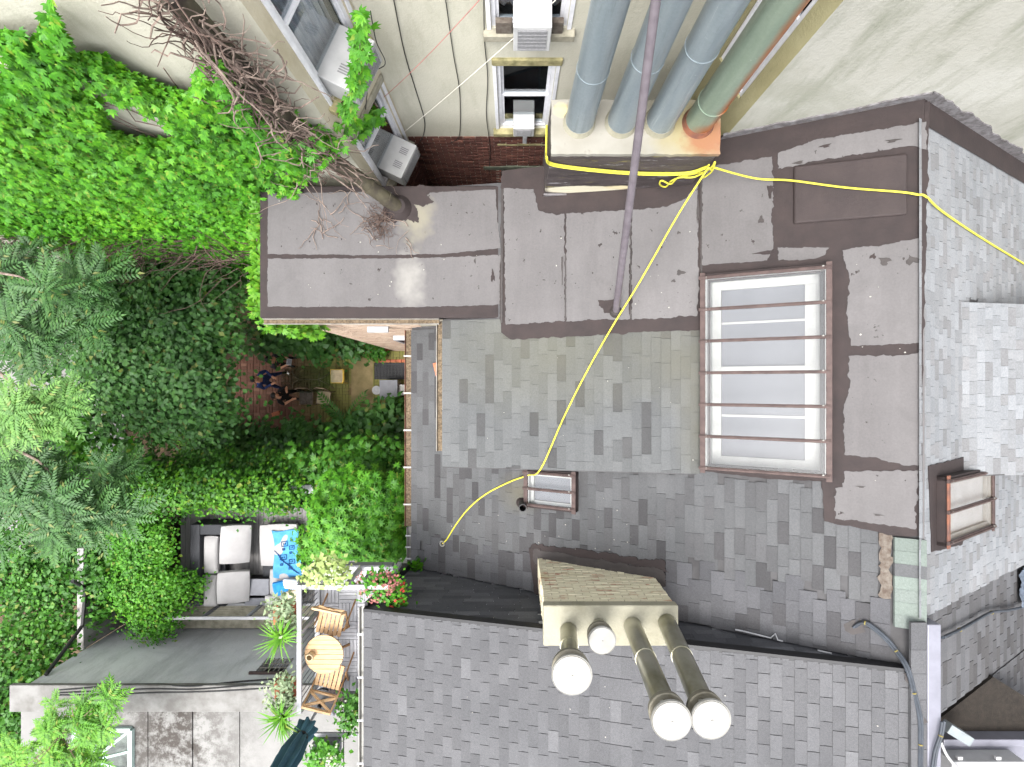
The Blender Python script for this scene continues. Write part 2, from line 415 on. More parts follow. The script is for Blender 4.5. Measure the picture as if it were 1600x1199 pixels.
M['frame_white'] = plain('window_paint', lin(212,212,216), lin(196,197,202), 8, .5)
M['ac_white'] = plain('conditioner_casing', lin(172,172,172), lin(160,160,160), 5, .5)
M['coping'] = plain('stained_coping', lin(116,115,113), lin(92,90,87), 3, .9, bump=.4, bscale=20)

M['shaft_white'] = plain('shaft_paint', lin(140,140,138), lin(130,130,128), 4, .8)

M['collar'] = plain('cap_collar', lin(112,108,96), lin(92,87,74), 10, .45, .3)
# ------------------------------------------------------------------ roof helpers
from mathutils.geometry import tessellate_polygon
def frame(pl):
    a, b = PL[pl]; l = math.hypot(1, b)
    ex = V((1, 0, b)) / l if b >= 0 else V((-1, 0, -b)) / l
    n = V((-b, 0, 1)) / l
    return ex, n.cross(ex), n
def plane_xy(pl, px, py):
    p = on(pl, px, py); return (p.x, p.y)
def ragged(loop, amp, step=.035, freq=9.0, seed=0.0):
    out = []
    n = len(loop)
    for i in range(n):
        a = V((*loop[i], 0)); b = V((*loop[(i+1) % n], 0)); L = (b - a).length
        if L < 1e-6: continue
        t = (b - a) / L; nn = V((-t.y, t.x, 0)); k = max(1, int(L / step))
        for j in range(k):
            p = a + (b - a) * (j / k)
            q = V((p.x * freq + seed, p.y * freq, 3.1))
            o = mnoise.noise(q) * .6 + mnoise.noise(q * 2.7) * .35 + mnoise.noise(q * 6.5) * .22
            e = min(1, min(j, k - j) / 2.0 + .25)
            p = p + nn * (o * amp * e) + t * (mnoise.noise(q * 4 + V((9, 9, 9))) * amp * .4 * e)
            out.append((p.x, p.y))
    return out
def sheet(name, pl, loops, off, mat, parent, amp=.02, thick=.004, step=.035, freq=9.0, seed=0.0, zoff=None, pxl=True):
    """a thin sheet with ragged edges lying on a roof plane; loops in photo readings of that plane"""
    a, b = PL[pl]; l = math.hypot(1, b)
    L2 = []
    for li, lp in enumerate(loops):
        xy = [plane_xy(pl, *q) for q in lp] if pxl else lp
        L2.append(ragged(xy, amp, step, freq, seed + 5.3 * li))
    def to3(p, o): return V((p[0] - b / l * o, p[1], H - a + b * p[0] + o / l))
    flat = [p for lp in L2 for p in lp]
    tris = tessellate_polygon([[V((p[0], p[1], 0)) for p in lp] for lp in L2])
    mb = MB()
    vs = [to3(p, off) for p in flat] + [to3(p, off - thick) for p in flat]; n = len(flat)
    fs = [tuple(t) for t in tris]
    base = 0
    for lp in L2:
        k = len(lp)
        fs += [(base + i, base + (i+1) % k, n + base + (i+1) % k, n + base + i) for i in range(k)]
        base += k
    mb.add(vs, fs)
    me = bpy.data.meshes.new(name); me.from_pydata(mb.v, [], mb.f); me.update()
    # top faces must look up
    nrm = V((-b, 0, 1))
    for p in me.polygons[:len(tris)]:
        if V(p.normal).dot(nrm) < 0: p.flip()
    me.update()
    return obj(name, me, mat, parent)

_u = bpy.data.meshes.new("shingle_unit")
_u.from_pydata([(0,0,0),(1,0,0),(1,1,0),(0,1,0),(0,0,1),(1,0,.2),(1,1,.2),(0,1,1)], [], [(3,2,1,0),(4,5,6,7),(0,1,5,4),(1,2,6,5),(2,3,7,6),(3,0,4,7)]); _u.update()
UNIT = {}
def unit_for(mat):
    if mat.name not in UNIT:
        m = _u.copy(); m.name = "shingle"; m.materials.append(mat); UNIT[mat.name] = m
    return UNIT[mat.name]
def shingles(pl, X0, X1, Y0, Y1, keep, mat, e=.137, lens=(.28,.42), t=.016, gap=.004, off=.004, out=None, jit=.0, stagger=None):
    ex, ey, n = frame(pl); a, b = PL[pl]
    eave = X0 if b >= 0 else X1
    start = V((eave, 0, H - a + b * eave)); L = abs(X1 - X0) * math.hypot(1, b)
    k = 0
    while k * e < L:
        o = start + ex * (k * e) + n * off
        y = Y0 - (rnd.random() * .4 if stagger is None else (k % 2) * stagger + (k * .011) % .3)
        while y < Y1:
            ln = rnd.uniform(*lens)
            full = ln
            if y < Y0: ln -= Y0 - y; y = Y0
            if y + ln > Y1: ln = Y1 - y
            if ln < .02: y += max(ln, .02); continue
            s = 1 if ey.y > 0 else -1
            c = o + ex * (e * .5) + V((0, y + ln / 2, 0))
            qx, qy = px_of(c)
            if keep(qx, qy, c):
                base = o + V((0, y if s > 0 else y + ln, 0)) + n * rnd.uniform(0, .0025)
                Mx = Matrix((ex * (1.32 * e), ey * (ln - gap), n * (t * rnd.uniform(.85, 1.2)))).transposed().to_4x4()
                Mx.translation = base
                d = H - c.z
                out.append((e * ln / d / d, Mx, mat))
            y += ln
        k += 1
def emit_shingles(lst, parent, cap=300):
    lst.sort(key=lambda q: -q[0])
    for _, Mx, mat in lst[:cap]:
        obj('shingle', unit_for(mat), None, parent, Mx)
    rest = lst[cap:]
    if rest:
        mats = []; vs = []; fs = []; mi = []
        uv = [V(v.co) for v in _u.vertices]; uf = [tuple(p.vertices) for p in _u.polygons]
        for _, Mx, mat in rest:
            if mat not in mats: mats.append(mat)
            bz = len(vs); vs += [tuple(Mx @ q) for q in uv]; fs += [tuple(i + bz for i in f) for f in uf]; mi += [mats.index(mat)] * 6
        me = bpy.data.meshes.new('shingle_field'); me.from_pydata(vs, [], fs); me.update()
        for m in mats: me.materials.append(m)
        me.polygons.foreach_set('material_index', mi)
        o = obj('shingle_field', me, None, parent); o['kind'] = 'stuff'

def brick_face(name, o, u, vdir, nrm, W, Hh, mat, parent, bl=.21, bh=.075, j=.012, proud=.008, keep=None, single=0, mortar=None, kind='stuff', jitter=.004):
    """running-bond bricks on a wall face; o: corner, u: along, vdir: up, nrm: out"""
    o, u, vdir, nrm = V(o), V(u), V(vdir), V(nrm)
    Mx0 = Matrix((u, vdir, nrm)).transposed().to_4x4()
    um = bpy.data.meshes.new('brick'); s_ = MB().box((0,0,-.05),(bl - j, bh - j, 0)); um.from_pydata(s_.v, [], s_.f); um.update(); um.materials.append(mat)
    lst = []
    r = 0
    while r * bh < Hh:
        x = -(bl / 2) * (r % 2)
        while x < W:
            c = o + u * (x + bl / 2) + vdir * (r * bh + bh / 2)
            x0, x1 = max(0, x), min(W, x + bl)
            if x1 - x0 > .03 and (keep is None or keep(x + bl / 2, r * bh + bh / 2)):
                p = o + u * x0 + vdir * (r * bh) + nrm * (proud + rnd.uniform(-jitter, jitter))
                Mx = Mx0.copy(); Mx.translation = p
                Mx = Mx @ Matrix.Diagonal(((x1 - x0 - j) / (bl - j), 1, 1, 1))
                lst.append(Mx)
            x += bl
        r += 1
    if single and len(lst) <= single:
        for Mx in lst: obj('brick', um, None, parent, Mx)
    else:
        vs = []; fs = []
        uv = [V(v.co) for v in um.vertices]; uf = [tuple(p.vertices) for p in um.polygons]
        for Mx in lst:
            b = len(vs); vs += [tuple(Mx @ q) for q in uv]; fs += [tuple(i + b for i in f) for f in uf]
        me = bpy.data.meshes.new(name); me.from_pydata(vs, [], fs); me.update(); me.materials.append(mat)
        ob = obj(name, me, None, parent); ob['kind'] = kind

# ------------------------------------------------------------------ ground
g = MB().box((-60, -60, -.3), (60, 60, 0)).build('ground', M['soil']); tag(g, 'dark garden soil under the trees and houses', 'ground', kind='structure')
pv = MB().box((-19, -6.0, .004), (-12.5, 6.0, .05)).build('yard_paving', M['concrete']); tag(pv, 'pale concrete yard glimpsed through the leaves', 'paving', kind='structure')

# ------------------------------------------------------------------ MAIN HOUSE
house = thing('row_house', 'grey-roofed row house with membrane flat roof, shingle slopes and skylights', 'house', (1.5, 0, 0))
YS, YN = -3.43, 3.42
YW0, YW1 = .996, 2.99           # wing, south and north edges
XW = -3.84
# bodies
MB().prism([(XW + .08, YW0 + .06), (-.9, YW0 + .06), (-.9, YW1 - .06), (XW + .08, YW1 - .06)], 0, 10.05).build('rear_wing_wall', M['mortar'], house)
MB().prism([(-1.78, YS + .02), (RIDGE, YS + .02), (RIDGE, YW1 - .08), (-1.78, YW1 - .08)], 0, lambda x, y: zat('main', x) - .85).build('wall', M['brick_red'], house)
MB().prism([(-1.0, -1.22), (2.6, -1.22), (2.6, YW1 - .1), (-1.0, YW1 - .1)], 7, lambda x, y: zat('low', x) - .12).build('dormer_wall', M['stucco_grey'], house)
MB().prism([(RIDGE, -2.75), (9.5, -2.75), (9.5, 3.3), (RIDGE, 3.3)], 0, lambda x, y: max(zat('east', x) - .2, 7)).build('front_wall', M['brick_red'], house)
# decks
def slope(name, pl, X0, X1, Y0, Y1, th, mat, parent, hole=None):
    a, b = PL[pl]; mb = MB()
    xs = [X0, X1]; ys = [Y0, Y1]
    if hole: xs = [X0, hole[0], hole[1], X1]; ys = [Y0, hole[2], hole[3], Y1]
    for i in range(len(xs) - 1):
        for j in range(len(ys) - 1):
            if hole and i == 1 and j == 1: continue
            mb.prism([(xs[i], ys[j]), (xs[i+1], ys[j]), (xs[i+1], ys[j+1]), (xs[i], ys[j+1])], lambda x, y: H - a + b * x - th, lambda x, y: H - a + b * x)
    return mb.build(name, mat, parent)
PL['sky1'] = (10.07 - .16 * math.hypot(1, .587), .587)
sx0, sx1 = on('sky1', 1113, 600).x, on('sky1', 1304, 600).x
sy1 = on('sky1', 1302, 417).y; sy0 = on('sky1', 1300, 745).y
hole = (sx0 + .03, sx1 - .03, sy0 + .03, sy1 - .03)
main_deck = slope('roof_slope', 'main', -1.87, RIDGE, YS, YN, .1, M['underlay'], house, hole)
low_deck = slope('roof_slope', 'low', -1.07, 2.60, -1.28, 3.05, .1, M['underlay'], house)
east_deck = slope('roof_slope', 'east', RIDGE, 9.6, -2.82, YN, .1, M['underlay'], house)
eastd_deck = slope('roof_slope', 'eastd', 5.87, 8.6, -1.23, 1.07, .5, M['underlay'], house)
MB().box((XW, YW0, 10.0), (-.13, YW1 + .02, 10.228)).build('flat_roof', M['tar'], house, bevel=.02)
ex0_, ex1_ = on('east', 1462, 780).x, on('east', 1530, 780).x; ey1_, ey0_ = on('east', 1495, 742).y, on('east', 1495, 832).y
# shingles
L = []
S_LOW = [(696,480),(1125,480),(1125,760),(696,760)]
shingles('low', -1.075, 2.66, -1.285, .98, lambda x, y, c: pip(x, y, S_LOW), M['sh_low'], out=L)
def keep_main(x, y, c):
    if x < 640 or x > 1405: return False
    if c.y > -1.25 and c.x > -.95 and c.x < 2.6: return False
    if hole[0] - .1 < c.x < hole[1] + .1 and hole[2] - .1 < c.y < hole[3]: return False
    if c.y > 1.05: return False
    if c.x > 2.6 and c.y > -1.0: return False
    if x < 850: return y < 845 + (x - 650) * .135
    if x > 1040: return y < 882 + (x - 1040) * .152
    return y < 880
shingles('main', -1.875, 4.4, YS, 1.0, keep_main, M['sh_main'], out=L)
def keep_new(x, y, c):
    if x < 640 or c.x > 4.62: return False
    if x < 850: return y >= 845 + (x - 650) * .135
    if x > 1030: return y >= 882 + (x - 1040) * .152
    return False
shingles('main', -1.875, 4.7, YS, -1.5, keep_new, M['sh_new'], e=.16, lens=(.26,.34), out=L, off=.012)
shingles('east', RIDGE - .01, 9.5, -2.83, YN - .25, lambda x, y, c: not (-1.2 < c.y < 1.05 and 6.0 < c.x < 8.5) and not (ex0_ < c.x < ex1_ and ey0_ < c.y < ey1_) and x < 1700, M['sh_east'], e=.125, lens=(.12,.26), out=L, t=.014)
shingles('eastd', 5.87, 8.6, -1.235, 1.07, lambda x, y, c: x < 1700, M['sh_east'], e=.125, lens=(.12,.26), out=L, t=.014)
emit_shingles(L, main_deck, 300)
# rake boards of the two shed dormers
a_, b_ = PL['low']
MB().prism([(-1.07, -1.30), (2.62, -1.30), (2.62, -1.282), (-1.07, -1.282)], lambda x, y: zat('low', x) - .14, lambda x, y: zat('low', x) + .012).build('rake_board', M['underlay'], house)
# tar sheets and membrane panels
TL = [[(785,268),(1100,236),(1100,503),(1108,516),(1010,519),(900,526),(798,531),(784,520),(781,490)]]
sheet('tar_border', 'low', TL, .032, M['tar'], house, amp=.035, thick=.026)
hpx = [(1119,438),(1297,422),(1297,739),(1119,722)]
TMo = [(1093,238),(1213,217),(1300,196),(1452,160),(1446,420),(1441,600),(1437,836),(1420,838),(1392,836),(1340,824),(1288,814),(1284,752),(1200,748),(1108,737),(1104,505),(1094,492)]
ex_, ey_, n_ = frame('main')
hl = [(hole[0], hole[2]), (hole[1], hole[2]), (hole[1], hole[3]), (hole[0], hole[3])]
def sheet_with_hole():
    out = [plane_xy('main', *q) for q in TMo]
    a, b = PL['main']; l = math.hypot(1, b)
    lo = ragged(out, .025, .04, 8, 2.0)
    loops = [lo, hl]; flat = lo + hl; n = len(flat)
    tr = tessellate_polygon([[V((p[0], p[1], 0)) for p in q] for q in loops])
    t3 = lambda p, o: (p[0] - b / l * o, p[1], H - a + b * p[0] + o / l)
    vs = [t3(p, .032) for p in flat] + [t3(p, .002) for p in flat]
    fs = [tuple(t) for t in tr]; k = len(lo); fs += [(i, (i+1) % k, n + (i+1) % k, n + i) for i in range(k)]
    me = bpy.data.meshes.new('tar_border'); me.from_pydata(vs, [], fs); me.update()
    for p in me.polygons[:len(tr)]:
        if V(p.normal).dot(V((-b, 0, 1))) < 0: p.flip()
    obj('tar_border', me, M['tar'], house)
sheet_with_hole()
panels = [
 ('wing', [(418,302),(600,300),(668,301),(774,296),(777,340),(782,388),(690,397),(560,399),(418,397)], 10.228),
 ('wing', [(418,404),(600,404),(700,402),(783,398),(783,476),(640,480),(418,479)], 10.228),
 ('low', [(788,296),(834,297),(842,330),(870,338),(882,335),(883,502),(791,508)], None),
 ('low', [(885,335),(984,329),(984,499),(965,500),(943,499),(885,503)], None),
 ('low', [(987,330),(1040,325),(1070,312),(1089,290),(1091,470),(1088,480),(1089,494),(987,500)], None),
 ('main', [(1098,264),(1207,246),(1209,300),(1206,350),(1209,384),(1199,408),(1098,415)], None),
 ('main', [(1217,241),(1275,220),(1325,212),(1447,192),(1447,236),(1431,230),(1400,233),(1300,249),(1216,265)], None),
 ('main', [(1216,388),(1296,388),(1290,399),(1271,406),(1217,408)], None),
 ('main', [(1316,392),(1400,380),(1439,373),(1438,537),(1330,541),(1322,490),(1328,440)], None),
 ('main', [(1326,557),(1420,555),(1438,549),(1436,727),(1412,727),(1362,714),(1320,711),(1318,640),(1328,600)], None),
 ('main', [(1319,736),(1434,735),(1430,826),(1350,815),(1305,810),(1305,762),(1317,761)], None)]
for i, (pl, poly, z) in enumerate(panels):
    if pl == 'wing':
        sheet('membrane_panel', 'wing', [poly], -.005, M['membrane'], house, amp=.022, seed=i * 7.7, thick=.008, step=.022)
    else:
        sheet('membrane_panel', pl, [poly], .040, M['membrane'], house, amp=.034, seed=i * 7.7, thick=.008, freq=12, step=.022)
# dark tar blobs and smears brushed on the membrane
def blob(pl, px, py, rx, ry, off, seed, amp=.5, mat='tar'):
    c = on(pl, px, py); pts = []
    for k in range(10):
        a = k * math.pi / 5; q = 1 + .35 * math.sin(3 * a + seed) + .2 * math.sin(5 * a + 2 * seed)
        pts.append((c.x + rx * q * math.cos(a), c.y + ry * q * math.sin(a)))
    sheet('tar_patch', pl, [pts], off, M[mat], house, amp=min(rx, ry) * amp, thick=.004, step=.02, freq=25, seed=seed, pxl=False)
M['tar_dark'] = plain('roof_tar_dark', lin(52,47,46), lin(42,38,37), 8, .6, bump=.3, bscale=25)
for i, (pl, x, y, rx, ry) in enumerate([('low',950,478,.13,.10),('low',1063,427,.06,.035),('low',1111,328,.05,.07),('main',1196,396,.10,.025),('main',1382,409,.05,.05),('main',1425,408,.06,.05),('main',1364,402,.03,.03),('main',1345,760,.04,.012),('main',1372,804,.04,.012),('wing',770,432,.03,.09),('wing',742,408,.015,.04),('low',879,420,.014,.22),('low',984,470,.016,.2),('main',1190,345,.03,.05),('main',1248,256,.05,.02),('main',1204,300,.03,.09),('low',1060,365,.025,.02),('low',1052,440,.03,.02),('main',1290,230,.05,.02),('main',1395,222,.06,.02),('low',1090,330,.02,.18)]):
    blob(pl, x, y, rx, ry, .046 if pl != 'wing' else .001, i * 1.7, mat='tar_dark' if i % 3 else 'tar')
blob('wing', 625, 326, .26, .26, .002, 3.0, .2); blob('wing', 650, 305, .3, .15, .0015, 5.0, .3)
for s in [[(784,297),(787,297),(786,505),(783,505)], [(1094,262),(1096.5,262),(1097,480),(1094,480)], [(883,400),(885,400),(885,500),(883,500)], [(985,330),(986.5,330),(986.5,498),(984.5,498)]]:
    sheet('roof_seam', 'low', [s], .046, M['tar_dark'], house, amp=.006, thick=.006, step=.02, freq=20)
# low roof hatch tarred over
hx = [on('main', q, 300).x for q in (1237, 1412)]
hb = MB(); a, b = PL['main']
hb.prism([(hx[0], on('main', 1237, 352).y), (hx[1], on('main', 1412, 338).y), (hx[1], on('main', 1408, 243).y), (hx[0], on('main', 1240, 262).y)], lambda x, y: H - a + b * x, lambda x, y: H - a + b * x + .075)
hb.build('roof_hatch', plain('hatch_tar', lin(50,42,41), lin(42,35,35), 3, .7, bump=.3, bscale=25), house, bevel=.025, segs=3)
# flashing along the pale party wall
def wall_strip(name, pts, h, w, mat, amp):
    mb = MB(); n = 60; vs = []
    for i in range(n + 1):
        t = i / n; k = t * (len(pts) - 1); j = min(int(k), len(pts) - 2); p = V(pts[j]).lerp(V(pts[j+1]), k - j)
        r = mnoise.noise(V((p.x * 5, 1.7, .3))) * amp + mnoise.noise(V((p.x * 17, 4.7, .3))) * amp * .5
        vs += [p + V((0, -w, .042)), p + V((0, -.012, .05)), p + V((0, -.012, h + r)), p + V((0, .02, h + r))]
    fs = [(4*i+j, 4*i+j+1, 4*i+5+j, 4*i+4+j) for i in range(n) for j in range(3)]
    mb.add(vs, fs); return mb.build(name, mat, house)
M['flash_grey'] = plain('flashing_grey', lin(112,110,112), lin(76,72,72), 14, .7, bump=.5, bscale=30)
wall_strip('wall_flashing', [(2.62, YN, zat('main', 2.62)), (RIDGE, YN, zat('main', RIDGE))], .10, .2, M['tar'], .04)
wall_strip('wall_flashing', [(RIDGE, YN, zat('east', RIDGE)), (9, YN, zat('east', 9))], .12, .32, M['tar'], .05)
wall_strip('flashing_edge', [(2.9, YN - .008, zat('main', 2.9)), (RIDGE, YN - .008, zat('main', RIDGE))], .19, .0, M['flash_grey'], .05)
wall_strip('flashing_edge', [(RIDGE, YN - .008, zat('east', RIDGE)), (9, YN - .008, zat('east', 9))], .22, .0, M['flash_grey'], .06)
# ridge pieces
mb = MB()
for i in range(11):
    y = on('main', 1415, 840).y - i * .155
    if y < -2.95: break
    q = MB().box((RIDGE - .27, y - .16, zat('main', RIDGE) + .0), (RIDGE + .02, y, zat('main', RIDGE) + .03))
    q.v = [(x, yy, z + (x - RIDGE) * .50 + .02) for x, yy, z in q.v]
    q.build('ridge_shingle', M['sh_mint'] if i not in (2,) else M['sh_main'], house)
MB().tube([(RIDGE + .01, YN - .05, zat('main', RIDGE) + .012), (RIDGE + .01, 0, zat('main', RIDGE) + .014), (RIDGE + .01, -2.0, zat('main', RIDGE) + .012)], .012, 8).build('ridge_roll', M['membrane'], house, smooth=True)
M['bare'] = plain('bare_patch', lin(98,92,85), lin(72,62,55), 14, .95, bump=.5)
sheet('worn_patch', 'main', [[(1374,832),(1394,836),(1393,935),(1374,932)]], .03, M['bare'], house, amp=.06, thick=.01)
sheet('tar_patch', 'east', [[(1447,728),(1512,712),(1518,734),(1520,745),(1500,850),(1452,862)]], .03, M['tar'], house, amp=.02, thick=.01)
sheet('tar_patch', 'main', [[(1404,942),(1420,938),(1434,945),(1432,955),(1410,950)]], .045, M['tar'], house, amp=.01, thick=.01)

# skylights
def skylight(pl, X0, X1, Y0, Y1, h, depth, bars, parent, panel='frosted', name='skylight', bw=.044, edge='copper', inner=.10, muntin=True):
    """curb on a roof plane with glazing bars running up the slope"""
    ex, ey, n = frame(pl); a, b = PL[pl]; l = math.hypot(1, b)
    if b < 0: ex = -ex; ey = -ey
    U = (X1 - X0) * l; W = Y1 - Y0; O = V((X0, Y0, H - a + b * X0)); 
    Mx = Matrix((ex, V((0, 1, 0)), n)).transposed().to_4x4(); Mx.translation = O
    def bx(u0, v0, w0, u1, v1, w1, mbx):
        q = MB().box((u0, v0, w0), (u1, v1, w1)); mbx.add([Mx @ V(p) for p in q.v], q.f); return mbx
    root = bx(-.05, -.05, 0, 0, W + .05, h, MB()); bx(U, -.05, 0, U + .05, W + .05, h, root); bx(-.05, -.05, .003, U + .05, 0, h - .003, root); bx(-.05, W, .003, U + .05, W + .05, h - .003, root)
    root = root.build(name, M['tar'], parent)
    sh = MB(); bx(0, 0, -depth, .012, W, h - .01, sh); bx(U - .012, 0, -depth, U, W, h - .01, sh); bx(.012, 0, -depth, U - .012, .012, h - .01, sh); bx(.012, W - .012, -depth, U - .012, W, h - .01, sh)
    sh.build('shaft', M['shaft_white'], root)
    bx(.012, .012, -depth - .02, U - .012, W - .012, -depth, MB()).build('light_panel', M[panel], root)
    fr = MB(); i0 = .012
    bx(i0, i0, -depth + .002, i0 + inner, W - i0, -depth + .045, fr); bx(U - i0 - inner, i0, -depth + .002, U - i0, W - i0, -depth + .045, fr)
    bx(i0 + inner, i0, -depth + .002, U - i0 - inner, i0 + inner, -depth + .04, fr); bx(i0 + inner, W - i0 - inner, -depth + .002, U - i0 - inner, W - i0, -depth + .04, fr)
    if muntin:
        for k in (1,): bx(i0 + inner, W * .52 - .04, -depth + .002, U - i0 - inner, W * .52 + .04, -depth + .035, fr)
        bx(U - i0 - inner - .14, i0 + inner, -depth + .003, U - i0 - inner - .002, W - i0 - inner, -depth + .03, fr)
        for k in (.27, .77): bx(i0 + inner, W * k - .015, -depth + .004, U - i0 - inner - .14, W * k + .015, -depth + .02, fr)
    fr.build('inner_frame', M['shaft_white'], root)
    ed = MB(); bx(-.07, -.07, h, .0, W + .07, h + .02, ed); bx(U, -.07, h, U + .07, W + .07, h + .02, ed)
    ed = MB(); bx(-.07, -.07, h, .0, W + .07, h + .02, ed); ed.build('edge_strip', M[edge], root, bevel=.004)
    ed = MB(); bx(U, -.07, h, U + .07, W + .07, h + .02, ed); ed.build('edge_strip', M['copper'], root, bevel=.004)
    ys = [0] + [W * (k + 1) / (bars + 1) for k in range(bars)] + [W]
    for y in ys:
        q = MB(); bx(-.085, y - bw / 2, h + .004, U + .06, y + bw / 2, h + .034, q); bx(-.08, y - .008, h + .034, U + .05, y + .008, h + .048, q)
        q.build('glazing_bar', M['copper'], root, bevel=.003)
        s = MB(); s.lathe([(.013, 0), (.013, .012), (0, .014)], segs=8, M=Mx @ Matrix.Translation((.02, y, h + .034))); s.lathe([(.013, 0), (.013, .012), (0, .014)], segs=8, M=Mx @ Matrix.Translation((U - .03, y + .012, h + .034)))
        s.build('screw', M['cap_white'], root)
    for k in range(len(ys) - 1):
        bx(0, ys[k] + .005, h + .006, U, ys[k+1] - .005, h + .012, MB()).build('pane', M['glass_clear'], root)
    return root
skylight('main', sx0, sx1, sy0, sy1, .16, .28, 5, main_deck, inner=.12)
kx0, kx1 = on('main', 832, 760).x, on('main', 900, 760).x; ky1, ky0 = on('main', 870, 743).y, on('main', 870, 788).y
skylight('main', kx0, kx1, ky0 - .02, ky1 + .04, .16, -.03, 1, main_deck, inner=.05, muntin=False)
ex0, ex1 = on('east', 1462, 780).x, on('east', 1530, 780).x; ey1, ey0 = on('east', 1495, 742).y, on('east', 1495, 832).y
skylight('east', ex0, ex1, ey0, ey1, .14, -.06, 1, east_deck, panel='plastic_white', edge='rust_edge', inner=.05, muntin=False)

# gutters
def gutter(name, a, b, wdt, mat, parent, dirt=True, straps=0, strapmat='cap_white', strap_at=None):
    a = V(a); b = V(b); t = (b - a).normalized(); s = V((0, 0, 1)).cross(t)
    mb = MB(); prof = [(-wdt/2, .0), (-wdt/2 + .008, .0), (-wdt/2 + .012, -.06), (-wdt*.25, -.085), (wdt*.25, -.085), (wdt/2 - .012, -.06), (wdt/2 - .008, .0), (wdt/2, .0), (wdt/2, -.065), (wdt*.28, -.1), (-wdt*.28, -.1), (-wdt/2, -.065)]
    n = len(prof); vs = []
    for p in (a, b):
        for q in prof: vs.append(p + s * q[0] + V((0, 0, q[1])))
    mb.add(vs, [(i, (i+1) % n, n + (i+1) % n, n + i) for i in range(n)] + [tuple(range(n))[::-1], tuple(range(n, 2*n))])
    g = mb.build(name, mat, parent)
    if dirt: MB().beam(a + V((0,0,-.06)), b + V((0,0,-.06)), wdt - .03, .03).build('gutter_debris', M['gutter_dirt'], g)
    for k in range(straps):
        p = a.lerp(b, (k + .7) / (straps + .3))
        MB().beam(p + s * (wdt/2 + .02) + V((0,0,.006)), p - s * (wdt/2 + .02) + V((0,0,.006)), .03, .006).build('gutter_strap', M[strapmat], g)
    return g
zc = zat('main', -1.87)
gutter('gutter', (-1.945, 1.0, zc + .0), (-1.945, -2.68, zc + .0), .13, M['rust_edge'], house, straps=5)
gutter('gutter', (-1.93, -2.70, zc - .01), (-1.93, YS + .02, zc - .01), .09, M['cap_white'], house, dirt=False, straps=3, strapmat='white_paint')
zl = zat('low', -1.07)
gutter('gutter', (-1.125, .97, zl + .0), (-1.125, -1.05, zl + .0), .10, M['fasciawhite'], house, straps=0)
gutter('gutter', (XW + .02, YW0 - .045, 10.17), (-1.12, YW0 - .045, 10.17), .085, M['fasciawhite'], house, dirt=True)
MB().box((XW + .02, YW0 - .0, 10.02), (-1.0, YW0 + .02, 10.2)).build('fascia_board', M['fasciawhite'], house)
# tan brick on the wing wall towards the patio
brick_face('brick_field', (XW + .08, YW0 + .06, 0), (1,0,0), (0,0,1), (0,-1,0), 2.1, 9.9, M['brick_tan'], house)
# window with projecting sash in that wall
wz = 6.2
MB().box((-2.55, YW0 - .02, wz - 1.5), (-2.0, YW0 + .07, wz)).build('window_recess', M['room'], house)
wq = MB()
for (x0, x1, z0, z1) in [(-2.6,-2.53,wz-1.55,wz+.05),(-2.02,-1.95,wz-1.55,wz+.05),(-2.53,-2.02,wz,wz+.05),(-2.53,-2.02,wz-1.55,wz-1.5)]: wq.box((x0, YW0 - .05, z0), (x1, YW0 + .055, z1))
wq.build('window_frame', M['white_paint'], house)
MB().box((-2.66, YW0 - .06, 8.3), (-2.27, YW0 + .055, 8.36)).build('window_awning', M['white_paint'], house, bevel=.01)
# vent stack
vp = on('main', 816, 786)
vt = MB().lathe([(.062, -.1), (.062, .42), (.052, .42), (.052, .05)], c=vp, segs=20); vt.build('vent_stack', M['black_metal'], house, smooth=True)
MB().lathe([(.11, -.08), (.085, .05), (.066, .09)], c=vp, segs=20).build('vent_collar', M['tar'], house, smooth=True)

# ------------------------------------------------------------------ SOUTH HOUSE
south = thing('shingled_house', 'neighbour house with granite-grey shingle roof and black edge flashing', 'house', (1.5, -5, 0))
XB0 = -2.24; YB0, YB1 = -8.2, -3.45
MB().prism([(XB0 + .12, YB0), (RIDGE, YB0), (RIDGE, YB1 - .02), (XB0 + .12, YB1 - .02)], 0, lambda x, y: zat('south', x) - .1).build('wall', M['stucco_grey'], south)
sdk = slope('roof_slope', 'south', XB0, RIDGE - .1, YB0, YB1, .1, M['underlay'], south)
L = []
shingles('south', XB0 - .01, RIDGE - .18, YB0, YB1, lambda x, y, c: y < 1230, M['sh_south'], e=.143, lens=(.30,.301), out=L, t=.011, gap=.009, stagger=.15)
shingles('east', RIDGE + .16, 8.6, -4.22, -2.84, lambda x, y, c: x < 1680, M['sh_east2'], e=.15, lens=(.3,.301), out=L, t=.01, gap=.008, stagger=.15, off=-.05)
# charcoal shingle cladding of the side wall that rises above the row house roof
um = unit_for(M['sh_dark']); z = 7.7
while z < 12.3:
    x = XB0 - rnd.random() * .4
    while x < 4.8:
        ln = rnd.uniform(.28, .5); xc = x + ln / 2
        if zat('main', xc) - .1 < z + .07 < zat('south', max(x, XB0)) - .1 and x + ln > XB0 + .02 and not (.45 < xc < 2.0):
            x0 = max(x, XB0 + .02)
            Mx = Matrix((V((0,0,.19)), V((x + ln - x0 - .004, 0, 0)), V((0, .014, 0)))).transposed().to_4x4(); Mx.translation = V((x0, YB1 - .018 + rnd.uniform(0,.004), z))
            L.append((.04 / (H - z) ** 2 , Mx, M['sh_dark']))
        x += ln
    z += .135
slope('roof_slope', 'east', RIDGE + .15, 8.8, -4.23, -2.83, .1, M['underlay'], south).location.z -= .075
slope('roof_slope', 'east', 6.9, 8.8, -5.6, -4.232, .1, M['underlay'], south).location.z -= .075
